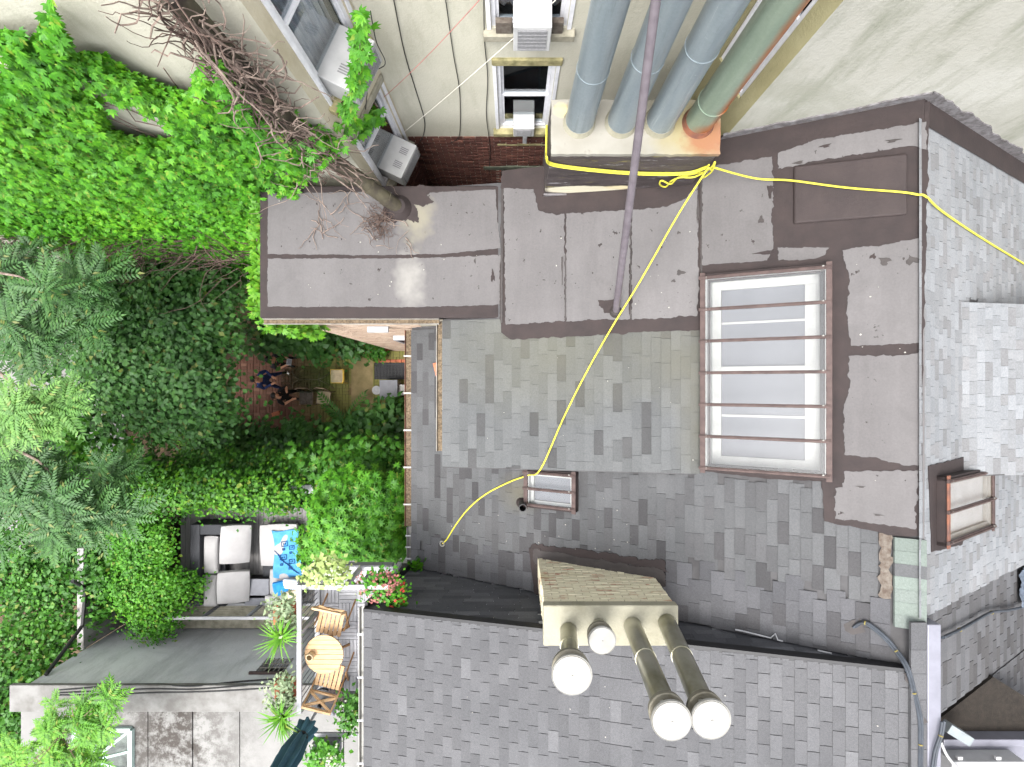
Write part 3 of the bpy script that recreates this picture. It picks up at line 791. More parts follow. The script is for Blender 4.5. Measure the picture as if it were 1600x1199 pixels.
shingles('east', 7.0, 8.6, -5.5, -4.24, lambda x, y, c: x < 1680, M['sh_east2'], e=.15, lens=(.3,.301), out=L, t=.01, gap=.008, stagger=.15, off=-.05)
emit_shingles(L, sdk, 300)
# black edge flashing and metal ridge strip
MB().prism([(XB0 - .02, YB1 - .03), (RIDGE - .1, YB1 - .03), (RIDGE - .1, YB1 + .03), (XB0 - .02, YB1 + .03)], lambda x, y: zat('south', x) - .16, lambda x, y: zat('south', x) + .012).build('edge_flashing', M['black_metal'], south)
MB().beam((XB0 - .0, YB1 + .04, zat('south', XB0) - .1), (XB0 + .35, YB1 + .06, zat('main', XB0 + .35) - .0), .10, .05).build('corner_flashing', M['black_metal'], south)
zr = zat('south', RIDGE) 
M['grey_metal'] = plain('grey_metal_strip', lin(112,112,121), lin(102,102,110), 4, .45, .2)
MB().box((RIDGE + .0, YB0, zr - 1.2), (RIDGE + .16, -2.86, zr + .03)).build('ridge_metal', M['grey_metal'], south, bevel=.01)
y = -2.84
while y > -6.5:
    ln = rnd.uniform(.25, .33)
    MB().box((RIDGE - .19, y - ln + .004, zr - .02), (RIDGE - .004, y, zr + .02 + rnd.uniform(0, .006))).build('ridge_shingle', M['sh_south'], south)
    y -= ln
gutter('gutter', (XB0 - .05, YB0, zat('south', XB0) - .01), (XB0 - .05, YB1 + .03, zat('south', XB0) - .01), .085, M['cap_white'], south, dirt=False, straps=7, strapmat='white_paint')
# brown gravel flat roof with grey kerb beyond the ridge
M['gravel'] = plain('brown_gravel', lin(42,37,32), lin(25,22,19), 18, .98, bump=.9, bscale=60, lo=.25, hi=.75)
fl = [P(q[0], q[1], 10.8) for q in [(1462,1128),(1552,1058),(1700,1150),(1700,1180),(1462,1180)]]
MB().prism([(p.x, p.y) for p in fl], 10.5, 10.8).build('gravel_roof', M['gravel'], south)
k0, k1 = P(1475, 1156, 11.0), P(1700, 1156, 11.0)
MB().box((k0.x, k0.y - .10, 10.2), (k1.x, k0.y, 11.0)).build('kerb', M['grey_metal'], south, bevel=.01)
MB().box((k0.x, k0.y - 1.6, 10.2), (k1.x, k0.y - .104, 10.95)).build('lower_flat_roof', M['grey_metal'], south)
M['box_pale'] = plain('pale_box', lin(120,126,128), lin(108,114,116), 6, .5)
pb = P(1478, 1132, 11.15); pe = P(1512, 1158, 11.15)
mbx = MB(); mbx.obox(Matrix.Translation((pb + pe) / 2) @ Matrix.Rotation(math.radians(-32), 4, 'Z'), (.36, .13, .16)); jb = mbx.build('junction_box', M['box_pale'], None, bevel=.01)
tag(jb, 'pale grey metal box lying beside the ridge on the brown flat roof', 'box')

# ------------------------------------------------------------------ CHIMNEYS
def flue(root, x, y, z0, z1, r, capr, lean=(0,0), open_top=False, h=.16, stub=False):
    top = V((x + lean[0], y + lean[1], z1)); b = V((x, y, z0))
    p = MB().tube([b - (top - b).normalized() * .02, b.lerp(top, .5), top], r, 24).build('flue_pipe', M['steel'], root, smooth=True)
    if not stub:
        m = b.lerp(top, .45); q = b.lerp(top, .47)
        MB().tube([m, q], r + .005, 24).build('pipe_joint', M['steel'], p, smooth=True)
    M_ = Matrix.Translation(top - V((0, 0, .02)))
    MB().lathe([(r + .004, -.06), (capr * .92, -.04), (capr * .96, .02), (capr * .9, .03)], segs=32, M=M_).build('cap_collar', M['collar'], p, smooth=True)
    br = MB()
    for k in range(4):
        a = k * math.pi / 2 + .5
        br.beam(top + V((math.cos(a) * r, math.sin(a) * r, -.02)), top + V((math.cos(a) * capr * .75, math.sin(a) * capr * .75, h)), .03, .004, up=(math.cos(a), math.sin(a), 0))
    br.build('cap_bracket', M['cap_white'], p)
    MB().lathe([(capr * .3, h - .03), (capr, h - .035), (capr + .004, h - .015), (capr, h), (capr * .955, h - .006), (capr * .93, h + .004), (capr * .5, h + .014), (.012, h + .02), (.010, h + .028), (0, h + .03)], segs=40, M=Matrix.Translation(top)).build('rain_cap', M['cap_white'], p, smooth=True)
ch = thing('brick_chimney', 'wide peeling cream brick chimney between the two shingle roofs with four capped steel flues', 'chimney', (1.26, -3.1, 10))
cx0, cx1, cy0, cy1, ct = .42, 2.11, -3.33, -2.86, 11.67
MB().box((cx0 + .012, cy0, 8.9), (cx1 - .012, cy1 - .012, ct - .2)).build('core', M['mortar'], ch)
_chb = lambda lo: (lambda u, v: True)
brick_face('brick', (cx1, cy1 - .012, 9.35), (-1,0,0), (0,0,1), (0,1,0), cx1 - cx0, ct - .16 - 9.35, M['brick_cream'], ch, single=260, bl=.21, bh=.078, jitter=.006,
           keep=lambda u, v: 9.35 + v > zat('main', cx1 - u) - .2)
brick_face('brick_field', (cx0 + .012, cy1, 9.3), (0,-1,0), (0,0,1), (-1,0,0), cy1 - cy0, ct - .16 - 9.3, M['brick_cream'], ch, bl=.21, bh=.078)
MB().box((cx0 - .02, cy0 - .03, ct - .165), (cx1 + .02, cy1 + .02, ct)).build('concrete_cap', M['cap_concrete'], ch, bevel=.02, segs=3)
for (bqx, bqy, tpx, tpy, z1, r, cr) in [(888,985,894,1056,12.82,.105,.215),(936,977,941,1002,12.12,.09,.165),(988,978,1050,1128,13.80,.115,.18),(1042,973,1112,1126,13.80,.115,.178)]:
    bpt = P(bqx, bqy, ct); tp = P(tpx, tpy, z1 + .17)
    flue(ch, bpt.x, bpt.y, ct, z1, r, cr, (tp.x - bpt.x, tp.y - bpt.y), stub=z1 < 12.5)
# flashing around its foot
for s in [[(836,857),(880,864),(960,878),(1038,889),(1042,908),(1036,916),(960,896),(836,882)]]:
    sheet('chimney_flashing', 'main', [s], .042, M['tar_dark'], ch, amp=.07, thick=.02, freq=9, step=.02)
sheet('chimney_flashing', 'main', [[(828,856),(846,856),(852,940),(838,940)]], .04, M['tar'], ch, amp=.02, thick=.03)
sheet('chimney_flashing', 'main', [[(832,850),(900,857),(1040,876),(1046,894),(900,872),(834,866)]], .034, M['tar'], ch, amp=.08, thick=.012, freq=8, step=.02)

def rust_top():
    k = NT('chimney_cream_rust')
    n1 = k.noise(2, 6, .6); col = k.ramp(n1, [(.3, lin(118,115,106)), (.7, lin(134,132,125))])
    c = P(1100, 205, 12.0)
    col = k.mix(k.math('MULTIPLY', k.spot((c.x - .1, c.y, 12.0), .42, .5, 5, .5, (.9,1,1)), .6), col, lin(128,116,66))
    dm = k.noise(4, 6, .7); col = k.mix(k.rng(dm, .58, .68, 0, .55), col, lin(88,80,66))
    col = k.mix(k.math('MULTIPLY', k.spot((c.x + .06, c.y - .05, 12.0), .27, .35, 6, .7), .75), col, lin(122,74,52))
    q = P(877, 172, 12.0); col = k.mix(k.math('MULTIPLY', k.spot(tuple(q), .06, .8, 9, .5), .6), col, lin(226,206,120))
    k.bump(n1, .3, .02); return k.fin(col, .8, 0, .25)
def tar_front():
    k = NT('chimney_tar_patched')
    n1 = k.noise(3, 6, .65, stretch=(.6, 1, 1.6)); col = k.ramp(n1, [(.3, lin(46,41,41)), (.62, lin(70,63,63))])
    s = k.noise(5, 6, .7, stretch=(.45, 1, 1.8)); col = k.mix(k.rng(s, .6, .63), col, lin(112,109,111))
    s2 = k.noise(4, 6, .7, stretch=(.5, 1, 1.8)); col = k.mix(k.rng(s2, .6, .68, 0, .8), col, lin(112,106,66))
    # bare cream patch low on the face
    c = (1.02, 2.82, 10.62); col = k.mix(k.spot(c, .42, .12, 6, .28, (.8, 1, 2.6)), col, lin(190,184,162))
    col = k.mix(k.spot((1.55, 2.82, 10.72), .16, .3, 8, .5, (.8, 1, 2.2)), col, lin(196,184,150))
    k.bump(s, .6, .03); return k.fin(col, .6, 0, .3)
c1 = thing('tarred_chimney', 'squat black-tarred chimney with rust-stained cream top carrying four tall blue-grey ducts', 'chimney', (1.5, 3.15, 10.4))
X0, X1, Y0, Y1, T1 = .48, 2.54, 2.82, 3.46, 12.0
MB().box((X0, Y0, 8.5), (X1, Y1, T1 - .06)).build('body', tar_front(), c1, bevel=.015)
tb = MB(); pts = ragged([(X0 + .0, Y0 - .012), (X1 + .012, Y0 - .012), (X1 + .012, Y1 + .01), (X0, Y1 + .01)], .02, .05, 10)
tb.prism(pts, T1 - .075, T1 + .0).build('mortar_top', rust_top(), c1)
MB().box((X0 - .01, Y0 - .03, 10.2), (X1 - .3, Y0 - .004, zat('low', X0) + .10)).build('base_flashing', M['flash_grey'], c1)
sheet('tar_skirt', 'low', [[(842,300),(862,303),(960,303),(1060,290),(1086,275),(1086,290),(1062,308),(1000,318),(900,328),(868,332),(846,322)]], .034, M['tar'], c1, amp=.02, thick=.012)
for i, bx_ in enumerate((905, 970, 1030, 1091)):
    p = P(bx_, 192, T1); r = .175
    d = MB().tube([p - V((0,0,.03)), p + V((0,0,1.5)), p + V((0,0,4.0))], [r, r * .94, r * .9], 28).build('duct', M['pipe_blue'] if i < 3 else M['pipe_rust'], c1, smooth=True)
    MB().lathe([(r + .028, -.01), (r + .016, .03), (r + .003, .09)], c=p, segs=28)  .build('mortar_collar', M['cap_concrete'] if i < 3 else M['rust_edge'], d, smooth=True)
    for zz in ((.55,) if i == 3 else (1.25 + .2 * i,)):
        MB().tube([p + V((0,0,zz)), p + V((0,0,zz + .012))], r + (.006 if i == 3 else -.004), 28).build('duct_joint', M['pipe_blue'] if i < 3 else M['pipe_rust'], d, smooth=True)
# ------------------------------------------------------------------ STUCCO BUILDING round the light well
bld = thing('stucco_building', 'tall cream stucco apartment building with light well, windows and vine-covered side', 'building', (0, 5.5, 0))
ZT = 15.4
A1, B1 = V((-1.78, 4.23, 0)), V((-2.27, 3.2, 0))
A2, B2 = V((2.57, 4.23, 0)), V((2.96, YN, 0))
def wall_open(name, a, b, z0, z1, opens, mat, depth=.5, inner=None):
    """outer wall face from a to b (outside on the viewer's side of the well) with recessed openings"""
    a = V(a); b = V(b); u = (b - a); W = u.length; u.normalize(); n = V((0, 0, 1)).cross(u)   # n points inside
    us = sorted({0, W, *[q for o in opens for q in o[:2]]}); zs = sorted({z0, z1, *[q for o in opens for q in o[2:4]]})
    pt = lambda uu, z, d=0: a + u * uu + V((0, 0, z)) + n * d
    mb = MB()
    for i in range(len(us) - 1):
        for j in range(len(zs) - 1):
            uc, zc = (us[i] + us[i+1]) / 2, (zs[j] + zs[j+1]) / 2
            if any(o[0] < uc < o[1] and o[2] < zc < o[3] for o in opens): continue
            mb.quad(pt(us[i], zs[j]), pt(us[i+1], zs[j]), pt(us[i+1], zs[j+1]), pt(us[i], zs[j+1]))
    for (u0, u1, w0, w1) in opens:
        for (p, q) in (((u0, w0), (u1, w0)), ((u1, w0), (u1, w1)), ((u1, w1), (u0, w1)), ((u0, w1), (u0, w0))):
            mb.quad(pt(*p), pt(*q), pt(*q, .16), pt(*p, .16))
    me = bpy.data.meshes.new(name); me.from_pydata(mb.v, [], mb.f); me.update()
    o = obj(name, me, mat, bld)
    for k, (u0, u1, w0, w1) in enumerate(opens):
        r = MB(); e = .02
        for (p, q) in (((u0 - e, w0 - e), (u1 + e, w0 - e)), ((u1 + e, w0 - e), (u1 + e, w1 + e)), ((u1 + e, w1 + e), (u0 - e, w1 + e)), ((u0 - e, w1 + e), (u0 - e, w0 - e))):
            r.quad(pt(*p, .161), pt(*q, .161), pt(*q, depth), pt(*p, depth))
        r.quad(pt(u0 - e, w0 - e, depth), pt(u1 + e, w0 - e, depth), pt(u1 + e, w1 + e, depth), pt(u0 - e, w1 + e, depth))
        r.build('room_interior', M['room'], bld)
    return pt
def window(pt, u0, u1, z0, z1, mid=.5, curtain=False, fw=.05, sash_open=0.0, surround=True):
    """double-hung window set in an opening; returns nothing, parts go under a window part"""
    def bx(u_0, w_0, d_0, u_1, w_1, d_1, mb):
        c = [pt(x, z, d) for d in (d_0, d_1) for (x, z) in ((u_0, w_0), (u_1, w_0), (u_1, w_1), (u_0, w_1))]
        mb.add(c, [(0,1,2,3),(7,6,5,4),(0,4,5,1),(1,5,6,2),(2,6,7,3),(3,7,4,0)]); return mb
    f = MB(); bx(u0, z0, .03, u0 + fw, z1, .14, f); bx(u1 - fw, z0, .03, u1, z1, .14, f); bx(u0 + fw, z1 - fw, .032, u1 - fw, z1, .138, f); bx(u0 + fw, z0, .032, u1 - fw, z0 + fw, .138, f)
    root = f.build('window', M['frame_white'], bld)
    zm = z0 + (z1 - z0) * mid
    for (wa, wb, d0) in ((zm - .02, z1 - fw, .09), (z0 + fw + sash_open, zm + .02, .06)):
        s = MB(); t = .04; a_, b_ = u0 + fw, u1 - fw
        bx(a_, wa, d0, a_ + t, wb, d0 + .03, s); bx(b_ - t, wa, d0, b_, wb, d0 + .03, s); bx(a_ + t, wb - t, d0 + .001, b_ - t, wb, d0 + .029, s); bx(a_ + t, wa, d0 + .001, b_ - t, wa + t, d0 + .029, s)
        s.build('sash', M['frame_white'], root)
        bx(a_ + t, wa + t, d0 + .012, b_ - t, wb - t, d0 + .017, MB()).build('pane', M['glass'], root)
    if curtain:
        cb = MB(); n = 24; vs = []
        for i in range(n + 1):
            uu = u0 + fw + (u1 - u0 - 2 * fw) * i / n; d = .26 + .03 * math.sin(i * 1.7)
            vs += [pt(uu, z0 + .05, d), pt(uu, z1 - .02, d)]
        cb.add(vs, [(2*i, 2*i+2, 2*i+3, 2*i+1) for i in range(n)]).build('curtain', M['curtain'], root)
    return root
def ac_unit(name, label, pt, u0, u1, z0, z1, out, group='window air conditioners round the light well', side_vents=True):
    """window air conditioner sticking out of the wall by out metres"""
    o = pt((u0 + u1) / 2, z0, 0)
    t = thing(name, label, 'air conditioner', tuple(o), 0, group)
    def bx(u_0, w_0, d_0, u_1, w_1, d_1):
        mb = MB(); c = [pt(x, z, d) for d in (d_0, d_1) for (x, z) in ((u_0, w_0), (u_1, w_0), (u_1, w_1), (u_0, w_1))]
        return mb.add(c, [(0,1,2,3),(7,6,5,4),(0,4,5,1),(1,5,6,2),(2,6,7,3),(3,7,4,0)])
    bx(u0, z0, -out, u1, z1, .12).build('casing', M['ac_white'], t, bevel=.012)
    bx(u0 + .05, z0 + .04, -out - .008, u1 - .05, z1 - .05, -out + .01).build('rear_grille', M['grille'], t)
    for k in range(6):
        zz = z0 + .06 + (z1 - z0 - .13) * k / 5
        bx(u0 + .05, zz - .005, -out - .014, u1 - .05, zz + .005, -out - .0075).build('grille_slat', M['grille'], t)
    if side_vents:
        for q in (.22, .62):
            uu = u0 + (u1 - u0) * q
            for k in range(4): bx(uu + k * .03, z1 - .004, -out * .75, uu + k * .03 + .016, z1 + .003, -out * .35).build('top_vent', M['grille'], t)
    return t
# side faces of the ivy-grown wing
wall_open('wall', (-15, 3.2, 0), B1, 0, ZT, [], M['stucco'])
W1 = (A1 - B1).length
LW = [(W1 - .92, W1 - .10, 8.95, 11.05), (W1 - .92, W1 - .10, 12.1, 14.6)]
ptL = wall_open('wall', B1, A1, 0, ZT, LW, M['stucco_tan'])
BO = [(2.46, 3.14, 9.35, 11.35), (2.44, 3.16, 12.25, 14.4), (2.42, 3.18, 5.4, 7.55), (.25, .9, 5.4, 7.2)]
# back wall of the well: u runs from A1 (x=-1.78) towards +X;  window centred near x=+.17
bx0 = lambda px, off: (px - 800) / off * 4.23
BO = [(bx0(776, 490) + 1.78, bx0(868, 490) + 1.78, 9.42, 11.4), (bx0(768, 560) + 1.78, bx0(886, 560) + 1.78, 12.2, 14.4), (bx0(780, 330) + 1.78, bx0(846, 330) + 1.78, 5.6, 7.55)]
ptB = wall_open('wall', A1, A2, 0, ZT, BO, M['stucco'])
W2 = (A2 - B2).length
RO = [(.12, .70, 11.75, 14.7)]
ptR = wall_open('wall', A2, B2, 0, ZT, RO, M['stucco_olive'])
wall_open('wall', B2, (14, YN, 0), 0, ZT, [], M['stucco_white'])
# solid mass behind the skins
MB().prism([(-15, 3.9), (-2.9, 3.9), (-2.45, 4.9), (3.2, 4.9), (3.5, 4.1), (14, 4.1), (14, 8), (-15, 8)], 0, ZT - .1).build('building_core', M['room'], bld)
window(ptL, *LW[0], mid=.62, curtain=False); window(ptL, *LW[1], mid=.55, curtain=True)
window(ptB, *BO[0], mid=.5); window(ptB, *BO[1], mid=.45, curtain=True); window(ptB, *BO[2]); window(ptR, *RO[0])
# casing strips, sills and lintels
def slab(pt, u0, u1, z0, z1, d0, d1, name, mat, bevel=.01, rough=0.0):
    mb = MB(); c = [pt(x, z, d) for d in (d0, d1) for (x, z) in ((u0, z0), (u1, z0), (u1, z1), (u0, z1))]
    mb.add(c, [(0,1,2,3),(7,6,5,4),(0,4,5,1),(1,5,6,2),(2,6,7,3),(3,7,4,0)]); mb.build(name, M[mat], bld, bevel=bevel)
for (u0, u1, z0, z1), pt, sill, lint in ((LW[0], ptL, 'stone', 'stone'), (LW[1], ptL, 'stone_moss', None), (BO[0], ptB, 'stone_moss', 'stone_moss'), (BO[1], ptB, 'stone', None)):
    slab(pt, u0 - .1, u1 + .1, z0 - .12, z0 - .002, -.10, .05, 'window_sill', sill)
    if lint: slab(pt, u0 - .06, u1 + .08, z1 + .002, z1 + .16, -.035, .05, 'lintel', lint, .02)
    for uu in (u0 - .055, u1 + .005): slab(pt, uu, uu + .05, z0, z1, -.02, .03, 'window_casing', 'frame_white', .004)
slab(ptB, BO[2][0] - .3, BO[2][1] + .35, 7.56, 7.72, -.03, .05, 'lintel', 'green_stone', .01)
slab(ptB, BO[0][0] - .05, BO[0][1] + .15, 8.72, 8.80, -.02, .05, 'brick_ledge', 'stone_moss', .01)
# exposed red brick low in the well
u_b = (A2 - A1).normalized()
def well_bricks():
    n = V((0, -1, 0)); W = (A2 - A1).length
    brick_face('brick_field', (A1.x, 4.23, 4.6), (1,0,0), (0,0,1), n, W, 4.45, M['brick_red'], bld, proud=.014, jitter=.005,
               keep=lambda u, v: not any(o[0] - .04 < u < o[1] + .04 and o[2] - .2 < 4.6 + v < o[3] + .18 for o in BO))
    MB().box((A1.x + .0, 4.23 - .003, 4.6), (A2.x, 4.23 + .1, 9.08)).build('brick_backing', M['mortar_dark'], bld) if False else None
    u = (A1 - B1).normalized(); nn = -(V((0, 0, 1)).cross(u))
    brick_face('brick_field', tuple(B1 + V((0, 0, 4.6))), tuple(u), (0,0,1), tuple(nn), W1, 4.2, M['brick_red'], bld, proud=.014, jitter=.005)
well_bricks()
brick_face('brick_field', (A1.x + BO[0][0] - .02, 4.23, 9.06), (1,0,0), (0,0,1), (0,-1,0), BO[0][1] - BO[0][0] + .2, .22, M['brick_red'], bld, proud=.02, bl=.105)
M['render_cream'] = M['stucco_tan']
# air conditioners
ac_unit('air_conditioner', 'white window air conditioner hung with a strand of creeper', ptL, W1 - .86, W1 - .22, 12.14, 12.56, .36)
ac_unit('air_conditioner', 'white air conditioner in the lower angled window above the brickwork', ptL, W1 - .80, W1 - .20, 9.12, 9.52, .34)
uA = (BO[1][0] + BO[1][1]) / 2
ac_unit('air_conditioner', 'white air conditioner with timber packing on the upper back window sill', ptB, uA - .19, uA + .24, 12.24, 12.72, .30, side_vents=False)
uB = (BO[0][0] + BO[0][1]) / 2
ac_unit('air_conditioner', 'small white air conditioner on a white bracket in the sash window beside the tarred chimney', ptB, uB - .17, uB + .17, 9.46, 9.76, .16, side_vents=False)
slab(ptB, uB - .01, uB + .06, 9.14, 9.42, -.15, -.12, 'bracket', 'white_paint')
slab(ptB, BO[1][0] + .05, uA - .2, 12.2, 12.42, -.07, .0, 'timber_packing', 'bare'); slab(ptB, uA + .25, BO[1][1] - .05, 12.2, 12.42, -.07, .0, 'timber_packing', 'bare')
# ------------------------------------------------------------------ cables and lines in the well
def cable(name, label, pts, r, mat, cat='cable', group=None, sides=6, sag=0.0):
    pts = [V(p) for p in pts]
    if len(pts) == 2 and sag:
        a, b = pts; pts = [a.lerp(b, t / 12) - V((0, 0, sag * 4 * (t / 12) * (1 - t / 12))) for t in range(13)]
    else:
        # Catmull-Rom smoothing
        out = []
        q = [pts[0]] + pts + [pts[-1]]
        for i in range(1, len(q) - 2):
            for k in range(6):
                t = k / 6; p0, p1, p2, p3 = q[i-1], q[i], q[i+1], q[i+2]
                out.append(.5 * ((2 * p1) + (p2 - p0) * t + (2 * p0 - 5 * p1 + 4 * p2 - p3) * t * t + (3 * p1 - p0 - 3 * p2 + p3) * t ** 3))
        out.append(pts[-1]); pts = out
    o = MB().tube(pts, r, sides).build(name, mat, None, smooth=True); tag(o, label, cat, group); return o
def onB(px, py): return V(((px - 800) / (599.5 - py) * 4.23, 4.21, H - 4.23 * F / (599.5 - py)))
cable('wall_cable', 'black cable down the stucco back wall, first from the angled windows', [onB(612, -20), onB(632, 80), onB(650, 140), onB(663, 185), onB(662, 208), onB(655, 222)], .007, M['cable'], group='black cables on the back wall')
cable('wall_cable', 'black cable down the middle of the stucco back wall, ending at the brickwork', [onB(694, -20), onB(708, 80), onB(718, 140), onB(719, 195), onB(716, 214), onB(704, 222)],   .006, M['cable'], group='black cables on the back wall')
cable('wall_cable', 'black cable down the stucco back wall beside the sash window', [onB(756, -20), onB(757, 60), onB(762, 120), onB(760, 180), onB(766, 230), onB(764, 270)],   .006, M['cable'], group='black cables on the back wall')
def onL(px, py, out=.03):
    nx, ny = (px - 800) / F, (599.5 - py) / F; d = 3.793 / (.476 * ny - nx); p = V((nx * d, ny * d, H - d)); return p + V((.9, -.43, 0)) * out
cable('wall_cable', 'black cable looping past the upper air conditioner on the angled wall', [onL(522, -10, .42), onL(535, 40, .42), onL(555, 78, .4), onL(566, 110, .1), onL(571, 140, .03), onL(568, 170, .03)],   .006, M['cable'], group='black cables on the back wall')
cable('clothesline', 'thin faded red line strung across the light well', [P(760, -12, 14.3), P(600, 152, 11.2)], .004, M['red_line'], 'line', sag=.05)
cable('clothesline', 'thin white line strung across the light well past the window', [P(885, -15, 13.2), P(632, 206, 9.6)], .004, M['white_line'], 'line', sag=.05)
# ------------------------------------------------------------------ leaning pole and leaning iron pipe
pb, pt_ = on('low', 962, 488), P(1026, -8, 14.95)
t = thing('leaning_pole', 'thin grey metal pole leaning across the ducts from a tar pad', 'pole', tuple(pb))
MB().tube([pb, pb.lerp(pt_, .5), pt_], [.05, .044, .038], 12).build('pole', M['pole'], t, smooth=True)
MB().lathe([(.10, 0), (.09, .05), (.055, .08)], c=pb, segs=16).build('tar_foot', M['tar_dark'], t, smooth=True)
vb = P(623, 325, 10.24)
ip = thing('iron_pipe', 'rusty iron vent pipe leaning from the flat roof and wrapped in dead vines', 'pipe', tuple(vb))
ipt = [vb, P(545, 268, 11.1), P(498, 236, 11.52), P(430, 170, 12.72), P(350, 80, 13.86), P(262, -15, 14.72)]
MB().tube(ipt, .105, 16).build('pipe', M['iron'], ip, smooth=True)
for k in (0.25, .6): 
    q = ipt[0].lerp(ipt[1], k); q2 = ipt[0].lerp(ipt[1], k + .05); MB().tube([q, q2], .114, 16).build('pipe_joint', M['iron'], ip, smooth=True)
q = ipt[2]; MB().tube([ipt[1].lerp(q, .8), q, q.lerp(ipt[3], .12)], .13, 16).build('pipe_socket', M['iron'], ip, smooth=True)
MB().lathe([(.2, -.0), (.17, .04), (.115, .10)], c=vb, segs=20).build('tar_collar', M['tar'], ip, smooth=True)
# ------------------------------------------------------------------ yellow rope
def rope_pts(l): return l
z_of = lambda pl, px, py, o=.03: on(pl, px, py, o)
c1f = lambda px, py: V(((px - 800) / (599.5 - py) * 2.79, 2.79, H - 2.79 * F / (599.5 - py)))   # on the chimney's front face
knot = c1f(1108, 258)
rp = [V((X0 - .03, Y1 - .1, 11.55)), V((X0 - .03, Y0 + .2, 11.45)), c1f(858, 245) + V((-.03, .0, 0)), c1f(864, 256), c1f(930, 265), c1f(1000, 270), c1f(1070, 270), c1f(1100, 262), knot]
cable('yellow_rope', 'doubled yellow rope wrapped round the tarred chimney and knotted at its corner', rp, .013, M['rope'], 'rope', sides=8)
rp2 = [p + V((0, -.012, -.035)) for p in rp]
cable('yellow_rope', 'second lower strand of yellow rope round the tarred chimney', rp2, .012, M['rope'], 'rope', sides=8)
lp = [c1f(1105, 268), c1f(1070, 275), c1f(1050, 280) + V((0,-.02,0)), c1f(1040, 290) + V((0,-.02,0)), c1f(1031, 285) + V((0,-.03,0)), c1f(1034, 279) + V((0,-.03,0)), c1f(1048, 282) + V((0,-.05,0)), c1f(1060, 272) + V((0,-.05,0)), c1f(1085, 272) + V((0,-.04,0)), c1f(1110, 258) + V((0,-.04,0)), c1f(1117, 250) + V((0,-.03,0)), c1f(1112, 262) + V((0,-.05,0)), c1f(1098, 272) + V((0,-.05,0)), c1f(1106, 256) + V((0,-.06,0)), c1f(1113, 262) + V((0,-.04,0))]
cable('yellow_rope', 'loose loop and knot of yellow rope at the chimney corner', lp, .012, M['rope'], 'rope', sides=8)
e1 = [knot + V((.05,-.03,0)), P(1180, 279, 11.35), on('main', 1237, 287, .14), on('main', 1320, 297, .11), on('main', 1405, 304, .11), on('main', 1432, 307, .08), V((RIDGE, on('main', 1440, 310).y, zat('main', RIDGE) + .07)), on('east', 1465, 332, .05), on('east', 1530, 374, .04), on('east', 1600, 416, .04), on('east', 1640, 440, .04)]
cable('yellow_rope', 'yellow rope running from the chimney knot over the ridge and down the pale slope', e1, .013, M['rope'], 'rope', sides=8)
e2 = [knot + V((-.02,-.05,-.02)), P(1060, 335, 11.15), P(1000, 440, 10.9), on('low', 955, 515, .10), on('low', 915, 585, .03), on('low', 880, 655, .03), on('low', 845, 733, .03), on('main', 832, 741, .16), on('main', 800, 752, .05), on('main', 762, 771, .03), on('main', 735, 793, .03), on('main', 715, 818, .03), on('main', 700, 842, .03), on('main', 693, 849, .03)]
cable('yellow_rope', 'long yellow rope trailing from the chimney down across the mossy shingles', e2, .0125, M['rope'], 'rope', sides=8)
rr = on('main', 693, 849, .03); ex, ey, n = frame('main')
ring = [rr + (ex * math.cos(a) + V((0,1,0)) * math.sin(a)) * .045 + n * .01 for a in [k * math.pi / 6 for k in range(13)]]
o = MB().tube(ring, .013, 8).build('rope_ring', M['cap_white'], None, smooth=True); tag(o, 'small pale ring at the free end of the yellow rope', 'ring')
# ------------------------------------------------------------------ foliage tools
def tmesh(name, v, f, mat):
    me = bpy.data.meshes.new(name); nv, nf = len(v), len(f)
    me.vertices.add(nv); me.vertices.foreach_set('co', np.asarray(v, np.float32).ravel())
    me.loops.add(nf * 3); me.loops.foreach_set('vertex_index', np.asarray(f, np.int32).ravel())
    me.polygons.add(nf); me.polygons.foreach_set('loop_start', np.arange(0, nf * 3, 3, dtype=np.int32)); me.polygons.foreach_set('loop_total', np.full(nf, 3, np.int32))
    me.update(); me.validate()
    if mat: me.materials.append(mat)
    return me
def T_leaf(w=.32, fold=.08, droop=.10):
    v = np.array([(0,0,0),(-w,.42,fold),(0,.5,0),(w,.42,fold),(0,1,-droop)], float); f = np.array([(0,2,1),(0,3,2),(1,2,4),(2,3,4)]); return v, f
def join(ts):
    vs, fs, o = [], [], 0
    for v, f in ts: vs.append(v); fs.append(f + o); o += len(v)
    return np.vstack(vs), np.vstack(fs)
def rotz(v, a):
    c, s = math.cos(a), math.sin(a); return v @ np.array([(c, s, 0), (-s, c, 0), (0, 0, 1)])
def T_palm(n=5, spread=2.4, w=.22):
    ts = []
    for i in range(n):
        a = -spread / 2 + spread * i / (n - 1); s = 1 - .28 * abs(a) / (spread / 2)
        v, f = T_leaf(w, .05, .12); ts.append((rotz(v * s, a) , f))
    return join(ts)
def T_frond(pairs=9, L=1.0, w=.36, droop=.22, ll=.29):
    ts = []
    for i in range(pairs):
        t = (i + .8) / (pairs + .3); y = t * L; z = -droop * t * t; s = ll * (1 - .45 * abs(t - .4))
        for sg in (-1, 1):
            v, f = T_leaf(.16, .05, .15); v = v * np.array([s * 1.15, s, s]); v = rotz(v, sg * -1.15 * (1 - .25 * t)); v = v + np.array([0, y, z]); ts.append((v, f))
    v, f = T_leaf(.16, .05, .1); v = v * ll * .9 + np.array([0, L * .97, -droop]); ts.append((v, f))
    r = .008
    ts.append((np.array([(-r, 0, 0), (r, 0, 0), (0, L * .5, -droop * .25), (0, L, -droop)]), np.array([(0, 1, 2), (0, 2, 3)])))
    return join(ts)
